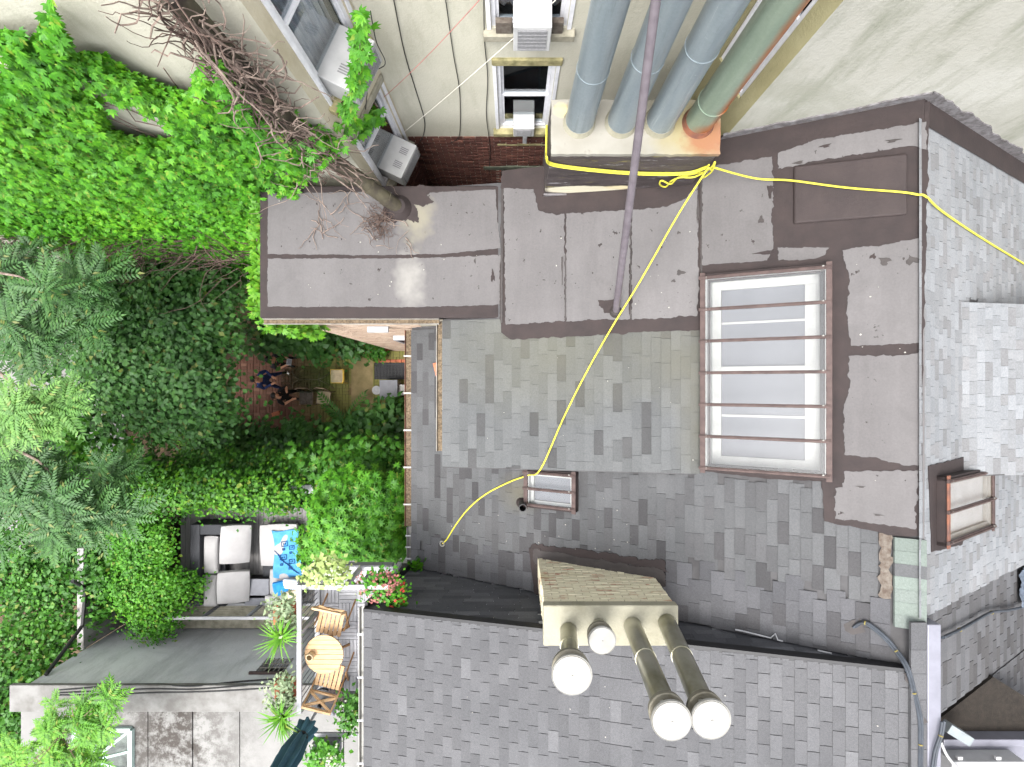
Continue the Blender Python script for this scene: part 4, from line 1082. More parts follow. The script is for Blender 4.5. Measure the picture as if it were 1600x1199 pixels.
def basis(nrm, tip):
    """rotation matrices with z = nrm, y close to tip"""
    z = nrm / np.linalg.norm(nrm, axis=1, keepdims=True)
    y = tip - z * np.sum(tip * z, axis=1, keepdims=True); ln = np.linalg.norm(y, axis=1, keepdims=True); y = y / np.maximum(ln, 1e-4)
    x = np.cross(y, z); return np.stack([x, y, z], axis=2)
def scatter(tmpl, pos, rot, sc):
    tv, tf = tmpl; n = len(pos)
    v = np.einsum('nij,vj->nvi', rot, tv) * sc[:, None, None] + pos[:, None, :]
    f = tf[None] + (np.arange(n) * len(tv))[:, None, None]
    return v.reshape(-1, 3), f.reshape(-1, 3)
def rv(n, s=1.0): return R.normal(0, s, (n, 3))
def crown(blobs, n, tmpl, size, up=.9, clumps=40, cl_r=.35, shell=.55, flat=1.0, tipdown=.2):
    """leaf clumps spread through the volume of several ellipsoids"""
    vols = np.array([r[0] * r[1] * r[2] for _, r in blobs]) ** .67; vols /= vols.sum()
    P_, N_ = [], []
    for (c, r), w_ in zip(blobs, vols):
        k = max(4, int(clumps * w_)); d = rv(k); d /= np.linalg.norm(d, axis=1, keepdims=True); d[:, 2] = np.abs(d[:, 2]) * .9 + d[:, 2] * .1
        rad = R.uniform(shell, 1.05, (k, 1)); cc = np.array(c) + d * rad * np.array(r)
        m = max(8, int(n * w_)); idx = R.integers(0, k, m)
        off = rv(m) * cl_r * np.array([1, 1, .5]) * R.uniform(.6, 1.3, (m, 1)); P_.append(cc[idx] + off)
        N_.append(d[idx] * .8 + off / cl_r * .4)
    p = np.vstack(P_); nn = np.vstack(N_); m = len(p)
    nrm = nn + np.array([0, 0, up * 1.3]) + rv(m, .62)
    tip = nn * np.array([1.2, 1.2, .3]) + rv(m, .7) - np.array([0, 0, tipdown])
    return scatter(tmpl, p, basis(nrm, tip), R.uniform(size[0], size[1], m))
LEAF = T_leaf(.26); LEAFW = T_leaf(.36); PALM5 = T_palm(); PALM7 = T_palm(7, 4.6, .17); FROND = T_frond(); FROND6 = T_frond(7, 1.0, .3, .25, .40); FERN = T_frond(12, 1.0, .3, .35, .22); BLADE = (np.array([(-.03,0,0),(.03,0,0),(-.035,.4,.22),(.035,.4,.22),(0,1,.0)], float), np.array([(0,1,3),(0,3,2),(2,3,4)]))
def fronds(blobs, nclump, per, tmpl, size, lift=.35):
    """whorls of fronds radiating from many shoot tips spread over ellipsoids"""
    vols = np.array([r[0] * r[1] for _, r in blobs]); vols = vols / vols.sum(); Vs, Ns, Ts, Ss = [], [], [], []
    for (c, r), w_ in zip(blobs, vols):
        for k in range(max(2, int(nclump * w_ + .5))):
            th = R.uniform(0, 6.28); q = math.sqrt(R.random()); h = math.sqrt(max(0, 1 - q * q))
            cc = np.array(c) + np.array([q * math.cos(th) * r[0], q * math.sin(th) * r[1], r[2] * h * R.uniform(-.4, 1)])
            m = int(per * R.uniform(.7, 1.3)); a = np.arange(m) * 2.4 + R.uniform(0, 6.28) + R.normal(0, .15, m); e = R.uniform(-.1, .75, m); s = R.uniform(size[0], size[1])
            lean = np.array([math.cos(th), math.sin(th), 0]) * .35 * q
            t = np.stack([np.cos(a), np.sin(a), lift * e], 1) + lean; nr = np.stack([-np.cos(a) * lift * e, -np.sin(a) * lift * e, np.ones(m)], 1) + rv(m, .16)
            Vs.append(np.tile(cc, (m, 1)) + rv(m, .02)); Ts.append(t); Ns.append(nr); Ss.append(s * (1.05 - .35 * e.clip(0, 1)) * R.uniform(.85, 1.1, m))
    return scatter(tmpl, np.vstack(Vs), basis(np.vstack(Ns), np.vstack(Ts)), np.concatenate(Ss))
def trunk_mesh(base, tops, r0, seed=0):
    mb = MB(); base = V(base); rr = random.Random(seed)
    fork = base + (sum((V(t) for t in tops), V()) / len(tops) - base) * .45
    pts = [base, base.lerp(fork, .5) + V((rr.uniform(-.1, .1), rr.uniform(-.1, .1), 0)), fork]
    mb.tube(pts, [r0, r0 * .8, r0 * .65], 10)
    for t in tops:
        t = V(t); m = fork.lerp(t, .5) + V((rr.uniform(-.25, .25), rr.uniform(-.25, .25), .15)); mb.tube([fork - V((0,0,.05)), m, t], [r0 * .5, r0 * .32, r0 * .12], 7)
        for k in range(3):
            s = m.lerp(t, rr.uniform(.1, .8)); e = s + V((rr.uniform(-.6, .6), rr.uniform(-.6, .6), rr.uniform(.0, .4))); mb.tube([s, s.lerp(e, .5) + V((0,0,.05)), e], [r0 * .2, r0 * .14, r0 * .05], 5)
    return mb
def tree(name, label, blobs, n, tmpl, size, mat, base, r0=.12, cat='tree', group=None, extra=None, **kw):
    t = thing(name, label, cat, tuple(base), 0, group)
    v, f = fronds(blobs, *kw.pop('whorl'), tmpl, size) if 'whorl' in kw else crown(blobs, n, tmpl, size, **kw)
    obj('crown', tmesh('crown', v, f, mat), None, t)
    if extra:
        for (nm, bl, n2, tm2, sz2, m2, kw2) in extra:
            v, f = crown(bl, n2, tm2, sz2, **kw2); obj(nm, tmesh(nm, v, f, m2), None, t)
    tops = [tuple(np.array(c) + np.array([0, 0, r[2] * .3])) for c, r in blobs]
    trunk_mesh(base, tops, r0, hash(label) % 1000 if False else len(label)).build('trunk', M['bark'], t, smooth=True)
    return t
def plant(name, label, blobs, n, tmpl, size, mat, base, group=None, cat='plant', flowers=None, stems=True, **kw):
    t = thing(name, label, cat, tuple(base), 0, group)
    v, f = crown(blobs, n, tmpl, size, **kw); obj('foliage', tmesh('foliage', v, f, mat), None, t)
    if flowers:
        fm, fn, fs = flowers; v, f = crown([(c, tuple(q * 1.08 for q in r)) for c, r in blobs], fn, PALM7, fs, shell=.98, clumps=max(10, fn // 4), cl_r=.03); obj('blossom', tmesh('blossom', v, f, fm), None, t)
    if stems:
        mb = MB()
        for c, r in blobs:
            for k in range(3):
                e = V(c) + V((rnd.uniform(-.5, .5) * r[0], rnd.uniform(-.5, .5) * r[1], 0)); b = V(base) + V((rnd.uniform(-.03, .03), rnd.uniform(-.03, .03), 0)); mb.tube([b, b.lerp(e, .5) + V((0,0,.1)), e], [.02, .014, .006], 5)
        mb.build('stem', M['bark'], t)
    return t
def bl(px, py, z, rx, ry, rz):
    p = P(px, py, z); return ((p.x, p.y, p.z), (rx, ry, rz))
def base_at(px, py, z=0.0):
    p = P(px, py, z); return (p.x, p.y, z)

# ------------------------------------------------------------------ creeper on the side of the stucco building
def wall_ivy():
    t = thing('creeper', 'dense bright green creeper covering the blank stucco wall', 'climbing plant', (-5, 3.1, 0))
    inside = [(-60,20),(0,25),(30,20),(52,48),(62,5),(78,-30),(85,-10),(95,20),(110,60),(150,62),(200,92),(255,118),(300,122),(320,60),(345,45),(372,95),(400,150),(420,185),(470,225),(500,245),(470,255),(430,248),(395,245),(425,285),(455,300),(420,298),(404,310),(404,430),(300,420),(200,395),(100,365),(0,330),(-60,300)]
    holes = [[(100,84),(125,88),(178,116),(160,136),(112,118)], [(145,122),(200,120),(262,158),(282,192),(210,200),(165,178)], [(-60,50),(8,50),(28,92),(-60,105)], [(225,178),(275,184),(272,204),(230,200)], [(338,158),(368,158),(372,186),(344,186)], [(385,240),(440,242),(470,262),(430,275),(395,262)]]
    n = 130000
    d0 = R.uniform(4.6, 15.5, n); pxr = R.uniform(-50, 505, n)
    X = (pxr - 800) / F * d0; Z = H - d0; Y = np.full(n, 3.2); py = 599.5 - F * Y / d0
    # thin by true area: keep density even over the wall
    wgt = d0 * np.clip(1.25 - d0 / 22, .3, 1.2); keep = R.random(n) < wgt / wgt.max()
    nz = np.array([mnoise.noise(V((x * 2.2, z * 2.2, 0))) + .6 * mnoise.noise(V((x * 6, z * 6, 3))) for x, z in zip(X.tolist(), Z.tolist())])
    jx = pxr + nz * 9; jy = py + nz * 8
    keep &= pip_np(jx, jy, inside)
    for h in holes: keep &= ~pip_np(jx, jy, h)
    X, Z, Y, nz, jy, jx = X[keep], Z[keep], Y[keep], nz[keep], jy[keep], jx[keep]; m = len(X)
    depth = np.abs(R.normal(0, .10, m)) + .04 + .10 * (nz + .5).clip(0, 1)
    # strands hanging over the wall grow thicker low down
    pos = np.stack([X, Y - depth - .25 * R.random(m) * (Z < 9), Z], 1)
    nrm = np.array([0, -1, .75]) + rv(m, .33); tip = np.array([0, -.25, -1.0]) + rv(m, .35)
    v, f = scatter(PALM5, pos, basis(nrm, tip), R.uniform(.2, .34, m) ** 2 * 1.0)
    obj('foliage', tmesh('foliage', v, f, M['ivy']), None, t)
    st = MB()
    for k in range(60):
        x = rnd.uniform(-9, -2.6); z = rnd.uniform(5, 12); pts = [V((x, 3.17, z))]
        for j in range(7): pts.append(pts[-1] + V((rnd.uniform(-.25, .12), rnd.uniform(-.01, .005), rnd.uniform(.05, .3))))
        st.tube(pts, .008, 4)
    st.build('stem', M['twig'], t)
wall_ivy()
def strand(name, label, pts, n, spread, size, group=None, mat='ivy', out=(0,0,0)):
    t = thing(name, label, 'climbing plant', tuple(pts[0]), 0, group)
    pts = [V(p) for p in pts]; mb = MB(); mb.tube(pts, .008, 5); mb.build('stem', M['twig'], t)
    k = R.random(n) * (len(pts) - 1); i = np.minimum(k.astype(int), len(pts) - 2); fr = (k - i)[:, None]
    A = np.array([tuple(p) for p in pts]); pos = A[i] * (1 - fr) + A[i + 1] * fr + rv(n, spread)
    nrm = np.array([.35, -.7, .8]) + rv(n, .35); tip = np.array([0, -.2, -1]) + rv(n, .5)
    v, f = scatter(PALM5, pos, basis(nrm, tip), R.uniform(size[0], size[1], n)); obj('foliage', tmesh('foliage', v, f, M[mat]), None, t)
    return t
strand('creeper_strand', 'narrow creeper strand dangling past the upper angled window', [onL(492, -10, .5), onL(495, 30, .5), onL(492, 60, .5), onL(503, 90, .45), onL(512, 120, .3), onL(517, 150, .25), onL(516, 172, .2)], 150, .035, (.09, .13))
strand('creeper_strand', 'creeper shoot reaching along the angled wall between the two windows', [P(440, 212, 12.0), P(480, 205, 11.9), P(515, 190, 11.7), P(545, 195, 11.3), P(572, 186, 11.0), P(585, 182, 10.9)], 230, .07, (.09, .15))
strand('creeper_strand', 'creeper spilling over the corner of the flat roof by the leaning pipe', [P(395, 262, 10.8), P(415, 282, 10.5), P(440, 292, 10.35), P(458, 297, 10.3)], 130, .05, (.07, .12))
strand('creeper_strand', 'strip of creeper climbing the outer edge of the flat roof wing', [P(402, 300, 10.15), P(401, 350, 10.15), P(401, 400, 10.1), P(402, 450, 10.1), P(404, 492, 10.05)], 520, .05, (.07, .13), mat='leaf_lime')
strand('creeper_strand', 'creeper hanging below the wing gutter over the brick wall', [P(420, 503, 9.6), P(445, 508, 9.3), P(470, 512, 9.0), P(497, 516, 8.6)], 260, .07, (.08, .14), mat='leaf_lime')
strand('creeper_strand', 'creeper sprig at the corner of the dark side wall and the roof edge', [P(650, 884, 8.3), P(656, 880, 8.35), P(648, 890, 8.25)], 70, .06, (.06, .10))

strand('creeper_strand', 'creeper tufts growing through the dead vines along the leaning pipe', [P(350, 110, 13.2), P(385, 150, 12.8), P(420, 178, 12.5), P(455, 215, 12.0), P(490, 232, 11.8), P(520, 225, 11.7)], 320, .10, (.07, .12))
# dead vines wrapped round the leaning pipe and twigs on the flat roof
def twigs(name, label, count, gen, mat, r=(.004, .012), group=None):
    mb = MB()
    for k in range(count):
        pts = gen(k); rad = rnd.uniform(*r); mb.tube(pts, [rad * (1 - .6 * i / (len(pts) - 1)) for i in range(len(pts))], 4)
    o = mb.build(name, M[mat], None); tag(o, label, 'dead vines', kind='stuff'); return o
def pipe_pt(t):
    k = t * (len(ipt) - 1); i = min(int(k), len(ipt) - 2); return ipt[i].lerp(ipt[i+1], k - i)
def gen_vine(k):
    t = rnd.uniform(.30, .98); c = pipe_pt(t); ax = (pipe_pt(min(1, t + .02)) - pipe_pt(max(0, t - .02))).normalized()
    p = c + V((rnd.gauss(0, .11), -abs(rnd.gauss(.08, .06)), rnd.gauss(0, .09))); pts = [p]; d = ax * rnd.choice((-1, 1)) + V((rnd.gauss(0, .5), rnd.gauss(0, .2), rnd.gauss(0, .4)))
    for j in range(rnd.randint(5, 10)):
        d = (d + V((rnd.gauss(0, .35), rnd.gauss(0, .2), rnd.gauss(0, .35)))).normalized(); q = pts[-1] + (d + ax * .5 * (1 if d.dot(ax) > 0 else -1)).normalized() * rnd.uniform(.05, .11)
        q.y = min(q.y, 3.12); pts.append(q)
    return pts
twigs('dead_vine', 'tangle of bare grey vine stems round the leaning iron pipe', 240, gen_vine, 'twig', (.006, .016))
twigs('dead_vine', 'dark bare stems behind the grey vine tangle on the leaning pipe', 140, gen_vine, 'twig_dark', (.005, .012))
def gen_roof(k):
    c = P(rnd.uniform(480, 640), rnd.uniform(315, 385), 10.26); pts = [c]; a = rnd.uniform(0, 6.28)
    for j in range(rnd.randint(4, 9)):
        a += rnd.gauss(0, .5); pts.append(pts[-1] + V((math.cos(a) * .07, math.sin(a) * .07, rnd.uniform(-.01, .015)))); pts[-1].z = max(10.25, pts[-1].z)
    return pts
twigs('dead_twig', 'loose dead twigs scattered on the flat roof below the pipe', 26, gen_roof, 'twig', (.004, .009))
def gen_nest(k):
    c = P(592, 350, 10.26); pts = [c + V((rnd.gauss(0, .08), rnd.gauss(0, .1), rnd.uniform(0, .06)))]; a = rnd.uniform(0, 6.28)
    for j in range(5): a += rnd.gauss(0, .7); pts.append(pts[-1] + V((math.cos(a) * .05, math.sin(a) * .05, rnd.uniform(-.02, .03))))
    return pts
twigs('twig_heap', 'small brown nest-like heap of twigs on the flat roof', 80, gen_nest, 'twig_dark', (.003, .006))
def gen_hang(k):
    s = P(rnd.uniform(440, 520), rnd.uniform(240, 300), 10.9); s.y = min(s.y, 3.0); pts = [s]; d = V((.3, -.6, -.25))
    for j in range(8): d = (d + V((rnd.gauss(0, .35), rnd.gauss(0, .3), rnd.gauss(0, .2)))).normalized(); q = pts[-1] + d * .11; q.z = max(q.z, 10.26); pts.append(q)
    return pts
twigs('dead_vine', 'few pale vine ends trailing from the pipe onto the flat roof', 5, gen_hang, 'twig', (.004, .008))
def gen_brush(k):
    x = rnd.uniform(-30, 400); y = 268 + max(0, x) * .36 + rnd.gauss(0, 14) + (10 if x < 60 else 0); z = rnd.uniform(6.0, 8.2); p = P(x, y, z); p.y = min(p.y, 2.75); pts = [p]; d = V((-1, rnd.gauss(-.1, .3), rnd.gauss(.2, .4)))
    for j in range(rnd.randint(5, 9)): d = (d + V((rnd.gauss(0, .3), rnd.gauss(0, .25), rnd.gauss(0, .3)))).normalized(); pts.append(pts[-1] + d * rnd.uniform(.10, .24))
    return pts
twigs('dead_brush', 'band of bare brown brush along the foot of the creeper wall', 300, gen_brush, 'twig_dark', (.006, .014))

# ------------------------------------------------------------------ trees and shrubs of the back yards
G1 = 'trees in the back yards'
tree('broadleaf_tree', 'dark broad-leaved tree filling the yard beside the patio', [bl(300,480,5.6,1.25,1.3,1.2), bl(220,560,5.4,1.4,1.4,1.2), bl(305,575,5.6,.9,1.2,1.1), bl(290,640,5.0,1.2,.6,.9), bl(205,470,5.2,1.4,1.2,1.2)], 21000, LEAFW, (.09, .16), M['leaf_dark'], base_at(300, 560), .16, group=G1, clumps=300, cl_r=.30, shell=.5)
tree('sumac_tree', 'pinnate-leaved tree with blue-green fronds above the dark yard', [bl(85,490,9.2,.85,.75,.5), bl(15,520,9.0,.8,.7,.5), bl(130,450,8.8,.5,.5,.4), bl(20,430,8.4,.7,.5,.5)], 0, FROND, (.40, .56), M['leaf_blue'], base_at(20, 500), .09, group=G1, whorl=(34, 11))
tree('sumac_tree', 'pinnate-leaved tree with the palest lit fronds, between two darker crowns', [bl(55,635,10.2,.65,.28,.3), bl(5,665,10.1,.5,.32,.3), bl(95,640,10.1,.3,.25,.25)], 0, FROND, (.36, .48), M['leaf_pale'], base_at(-40, 640), .09, group=G1, whorl=(15, 10))
tree('sumac_tree', 'lowest pinnate-leaved tree, fronds hanging over the vine-covered wall', [bl(150,745,8.6,.75,.7,.5), bl(60,800,9.2,.95,.65,.5), bl(140,820,9.0,.75,.5,.45), bl(0,780,8.8,.8,.8,.5), bl(30,725,7.8,.8,.6,.5)], 0, FROND, (.38, .52), M['leaf_blue'], base_at(-20, 790), .09, group=G1, whorl=(52, 11))
tree('sumac_tree', 'young lime-green sumac beside the glass roof light', [bl(110,1130,9.2,.5,.45,.35), bl(150,1110,9.3,.35,.35,.3), bl(60,1180,9.0,.6,.45,.35), bl(120,1190,9.1,.5,.4,.3)], 0, FROND6, (.20, .30), M['leaf_lime'], base_at(90, 1160, 7.2), .05, group=G1, whorl=(46, 10))
tree('laurel_bush', 'bright green whorled-leaf bush standing against the deck planter', [bl(555,820,7.0,.95,.62,.6), bl(600,790,6.9,.45,.7,.6), bl(515,850,6.8,.5,.45,.5), bl(600,850,7.0,.5,.42,.5), bl(560,775,6.6,.7,.5,.6)], 4600, PALM7, (.10, .15), M['leaf_bright'], base_at(560, 800, 0), .10, cat='bush', clumps=260, cl_r=.13, shell=.7, up=1.1)
tree('broadleaf_tree', 'mid-green shrub mass under the laurel bush by the brown gutter', [bl(600,742,5.2,.8,.6,.8), bl(560,735,5.2,.9,.5,.7), bl(500,740,5.0,.9,.4,.6)], 3400, PALM5, (.10, .17), M['leaf_mid'], base_at(580, 720), .08, cat='shrub', clumps=90, cl_r=.2)
def hedge_row():
    t = thing('vine_hedge', 'long vine-covered wall top between the patio and the roof deck', 'hedge', (-5.5, -2.7, 0))
    blobs = [bl(x, 766 + 8 * math.sin(x * .05), 5.6 + .2 * math.sin(x * .08), .75, .42, .45) for x in range(205, 470, 38)] + [bl(x, 742, 4.6, .9, .5, .7) for x in range(215, 640, 45)]
    v, f = crown(blobs, 19000, LEAFW, (.06, .12), clumps=650, cl_r=.15, shell=.55); obj('foliage', tmesh('foliage', v, f, M['leaf_mid']), None, t)
    v, f = crown([bl(x, 772, 5.8, .6, .32, .4) for x in range(230, 470, 40)], 1500, LEAFW, (.07, .13), clumps=120, cl_r=.14); obj('top_foliage', tmesh('top_foliage', v, f, M['leaf_lime']), None, t)  # lighter lime leaves along the top of the hedge
    a = base_at(205, 765, 5.3); b = base_at(630, 765, 5.3); MB().box((a[0], a[1] - .1, 0), (b[0], a[1] + .1, 5.3)).build('wall', M['stucco_grey'], t)
hedge_row()
tree('vine_bush', 'light green trailing bush overhanging the corner of the dark sofa', [bl(232,845,5.9,.6,.7,.6), bl(228,915,5.8,.7,.7,.6), bl(262,925,5.9,.45,.55,.5), bl(240,970,5.6,.45,.4,.5), bl(210,830,5.6,.55,.6,.6), bl(302,912,5.6,.22,.25,.2)], 12000, LEAFW, (.05, .10), M['leaf_bright'], base_at(240, 900), .07, cat='bush', clumps=380, cl_r=.14, shell=.6, tipdown=.5)
def west_vines():
    t = thing('ground_creeper', 'dark creeper smothering the wall and yard at the lower corner', 'climbing plant', (-10.5, -5, 0))
    blobs = [bl(x, y, z, 1.1, .9, .7) for (x, y, z) in [(20,890,5.5),(90,880,5.5),(150,880,5.3),(30,960,5.6),(100,950,5.4),(60,1020,5.8),(10,1040,6.0),(120,910,5.6),(15,1110,6.4),(40,1080,6.2),(5,1170,6.5),(25,850,5.2),(150,855,5.0)]]
    v, f = crown(blobs, 20000, LEAFW, (.07, .14), clumps=520, cl_r=.2); obj('foliage', tmesh('foliage', v, f, M['leaf_mid']), None, t)
west_vines()
plant('shrub', 'fern-leaved dark shrub row beside the patio slabs', [bl(420,692,1.6,1.2,.5,.8), bl(480,690,1.5,.9,.5,.8), bl(540,695,1.6,1.0,.5,.8), bl(470,708,1.9,1.4,.5,.9), bl(350,700,1.8,.9,.6,.9)], 4200, LEAFW, (.14, .24), M['leaf_dark'], base_at(460, 690), clumps=120, cl_r=.22)
plant('hydrangea', 'dark shrub dotted with pale green flower heads next to the brown gutter', [bl(596,680,1.9,.9,.7,.7), bl(620,670,1.8,.6,.7,.7)], 1500, LEAFW, (.16, .26), M['leaf_dark'], base_at(600, 680), clumps=60, cl_r=.2, flowers=(M['leaf_lime'], 90, (.05, .08)))
plant('shrub', 'yellow-green shrub in the gap between the dark tree and the patio', [bl(318,690,1.4,.6,.5,.5), bl(345,680,1.5,.5,.4,.5)], 700, LEAFW, (.12, .22), M['leaf_lime'], base_at(330, 690), clumps=30, cl_r=.16)
plant('shrub', 'low leafy shrub at the foot of the brick wing wall', [bl(460,530,1.4,1.0,.4,.7), bl(500,535,1.2,.8,.35,.6), bl(430,525,1.6,.8,.4,.8), bl(540,540,.9,.6,.3,.4)], 1700, LEAFW, (.14, .24), M['leaf_dark'], base_at(470, 525), clumps=70, cl_r=.2)
plant('shrub', 'small potted green plant by the tan brick wall', [bl(588,548,.5,.35,.22,.3)], 260, LEAFW, (.10, .16), M['leaf_mid'], base_at(588, 548), clumps=16, cl_r=.1)
plant('garden_shrub', 'mixed shrubs shading the soil between the trees', [bl(140,600,3.0,1.6,1.4,1.2), bl(130,690,2.6,1.6,1.2,1.1), bl(160,420,3.0,2.0,1.0,1.4), bl(60,400,3.2,1.8,1.0,1.4), bl(250,410,3.2,2.2,.8,1.6), bl(350,420,3.4,1.4,.7,1.6), bl(170,770,3.4,1.2,1.0,1.0)], 7000, LEAFW, (.16, .28), M['leaf_dark'], base_at(180, 560), clumps=230, cl_r=.3)
plant('garden_shrub', 'bright vine tufts showing between the pinnate crowns', [bl(110,700,6.2,.5,.4,.4), bl(125,730,6.3,.45,.4,.4), bl(95,670,6.2,.35,.3,.3), bl(185,720,5.6,.5,.4,.4), bl(210,760,5.5,.6,.4,.4)], 1500, LEAFW, (.10, .18), M['leaf_bright'], base_at(120, 710), clumps=60, cl_r=.16)
def rosette(name, label, px, py, z, n, L, mat, w=1.4, lift=.35, parent=None, group=None, base_z=0.0):
    p = P(px, py, z)
    t = parent or thing(name, label, 'plant', (p.x, p.y, base_z), 0, group)
    a = R.uniform(0, 6.28, n); el = R.uniform(.05, 1.0, n); pos = np.tile(np.array(tuple(p)), (n, 1)) + rv(n, .015)
    tip = np.stack([np.cos(a), np.sin(a), lift * el * 2], 1); nrm = np.stack([-np.cos(a) * .5, -np.sin(a) * .5, np.ones(n)], 1)
    tv = BLADE[0] * np.array([w, 1, 1]); v, f = scatter((tv, BLADE[1]), pos, basis(nrm, tip), R.uniform(.7, 1.1, n) * L)
    obj('leaf_blade', tmesh('leaf_blade', v, f, mat), None, t); return t
rosette('yucca', 'spiky rosette plant on the bare soil patch', 263, 684, .6, 26, .62, M['leaf_mid'], 2.2)
tq = thing('fern', 'arching green fern over the patio edge', 'plant', base_at(540, 650))
a = R.uniform(0, 6.28, 16); v, f = scatter(FERN, np.tile(np.array(base_at(540, 660, .6)), (16, 1)), basis(np.stack([-np.cos(a)*.3, -np.sin(a)*.3, np.ones(16)], 1), np.stack([np.cos(a), np.sin(a), .5 + 0*a], 1)), R.uniform(.8, 1.2, 16)); obj('frond', tmesh('frond', v, f, M['leaf_mid']), None, tq)
# bare branches crossing the light gaps between the sumac crowns
def limb(pts, r, label):
    o = MB().tube([P(*q) for q in pts], [r * (1 - .6 * i / (len(pts) - 1)) for i in range(len(pts))], 7).build('bare_branch', M['twig'], None, smooth=True); tag(o, label, 'branch', 'bare branches among the crowns')
limb([(-20,290,7.5),(35,325,7.6),(70,300,7.9),(112,296,8.1)], .035, 'bare forked branch beside the brown brush band')
limb([(-10,575,9.6),(20,600,9.9),(60,625,10.1)], .03, 'pale bare branch above the lightest pinnate crown')
limb([(0,690,9.0),(60,720,8.8),(110,770,8.6),(170,800,8.5)], .03, 'brown bare branch reaching across the lowest pinnate crown')
limb([(-10,425,9.0),(30,432,9.2),(60,445,9.2)], .025, 'thin bare branch entering the blue-green pinnate crown')
# ------------------------------------------------------------------ LOW BUILDING beyond the deck
low = thing('low_building', 'low grey-walled building with stained pale flat roof and barred window', 'building', (-6, -8, 0))
YG = -5.99; XG = -9.63; ZG = 7.42
bw0, bw1 = P(408, 1040, 6.6).x, P(452, 1040, 6.6).x
mbw = MB()
for (x0, x1, z0, z1) in [(XG, bw0, 0, ZG), (bw1, -2.3, 0, ZG), (bw0, bw1, 0, 6.25), (bw0, bw1, 7.0, ZG)]: mbw.box((x0, YG - .25, z0), (x1, YG, z1))
mbw.build('wall', M['stucco_grey'], low)
MB().box((bw0, YG - .26, 6.2), (bw1, YG - .22, 7.05)).build('window_recess', M['room'], low)
bars = MB()
for k in range(6): x = bw0 + (bw1 - bw0) * (k + .5) / 6; bars.box((x - .008, YG - .03, 6.25), (x + .008, YG - .014, 7.0))
for k in range(4): z = 6.25 + .75 * (k + .5) / 4; bars.box((bw0, YG - .014, z - .008), (bw1, YG + .002, z + .008))
bars.build('window_grille', M['fasciawhite'], low)
MB().box((bw0 - .08, YG - .05, 6.98), (bw1 + .08, YG + .05, 7.03)).build('window_ledge', M['copper'], low)
MB().box((XG - .3, YG - .5, ZG), (-2.3, YG + .03, ZG + .10)).build('coping', M['coping'], low, bevel=.015)
def stained():
    k = NT('stained_roof')
    n1 = k.noise(1.0, 6, .65); col = k.ramp(n1, [(.3, lin(106,105,103)), (.7, lin(124,123,121))])
    s = k.noise(3.5, 7, .75); base = P(265, 1150, 7.3)
    m = k.math('MULTIPLY', k.spot(tuple(base), .9, .7, 1.6, .5, (.8,.55,1)), k.rng(s, .42, .56))
    col = k.mix(m, col, lin(62,58,55)); sp = k.noise(12, 4, .7); col = k.mix(k.rng(sp, .66, .72, 0, .8), col, lin(74,70,67))
    k.bump(s, .4, .02); return k.fin(col, .9, 0, .2)
M['stained'] = stained()
for i, (x0, x1) in enumerate([(XG - .3, -8.2), (-8.2, -7.35), (-7.35, -6.45), (-6.45, -5.5), (-5.5, -4.5), (-4.5, -3.4), (-3.4, -2.3)]):
    MB().box((x0 + .008, -9.6, 7.0), (x1 - .008, YG - .3, 7.25 + .006 * (i % 3))).build('roof_panel', M['stained'], low, bevel=.006)
# glass roof light with pale green bars
g0, g1 = P(118, 1140, 7.3), P(205, 1205, 7.3); gc = (g0 + g1) / 2; gc.z = 7.62
corners = [V((g0.x, g0.y, 7.32)), V((g1.x, g0.y, 7.32)), V((g1.x, g1.y, 7.32)), V((g0.x, g1.y, 7.32))]
M['mint_metal'] = plain('mint_metal', lin(172,190,184), lin(150,170,164), 6, .5, .1)
rl = MB()
for i in range(4): rl.beam(corners[i] - V((0,0,.04)), corners[(i+1) % 4] - V((0,0,.04)), .08, .14)
rl = rl.build('roof_light', M['mint_metal'], low)
for i in range(4):
    a, b = corners[i], corners[(i+1) % 4]; m = (a + b) / 2
    MB().quad(a, m, gc).build('pane', M['glass_green'], rl); MB().quad(m, b, gc).build('pane', M['glass_green'], rl)
    MB().beam(a + V((0,0,.01)), gc + V((0,0,.012)), .05, .03).build('glazing_bar', M['mint_metal'], rl); MB().beam(m + V((0,0,.01)), gc + V((0,0,.012)), .05, .03).build('glazing_bar', M['mint_metal'], rl)
# white peeling wall returning along the yard, with a black downpipe and a brick pier
M['peel'] = stucco('peeling_white', lin(156,155,153), lin(138,136,134), lin(88,78,70), .9)
o = MB().box((XG - .15, YG + .002, 0), (XG, -3.7, 5.9)).build('garden_wall', M['peel'], None, bevel=.02); tag(o, 'pale peeling garden wall beside the grey building, half under creeper', 'wall')
o = MB().tube([(XG + .05, -4.3, 6.3), (XG + .05, -4.6, 5.9), (XG + .05, -5.4, 6.0), (XG + .06, -5.9, 6.9), (XG + .1, -5.95, 7.1)], .04, 8).build('black_downpipe', M['cable'], None, smooth=True); tag(o, 'black pipe bending along the peeling garden wall', 'pipe')
pr = thing('brick_pier', 'worn reddish brick pier standing between the garden wall and the overhanging bush', 'pier', (XG + .42, -4.5, 0))
MB().box((XG + .15, -5.3, 0), (XG + .62, -3.6, 5.2)).build('core', M['mortar_dark'], pr)
for nm, o_, u_, W_ in (('brick_field', (XG + .15, -5.3, 5.2), (1,0,0), .47),):
    brick_face(nm, o_, u_, (0,1,0), (0,0,1), W_, 1.7, M['brick_red'], pr)
onG = lambda px, py, o=.02: V(((px - 800) / (py - 599.5) * -YG, YG + o, H + YG * F / (py - 599.5)))
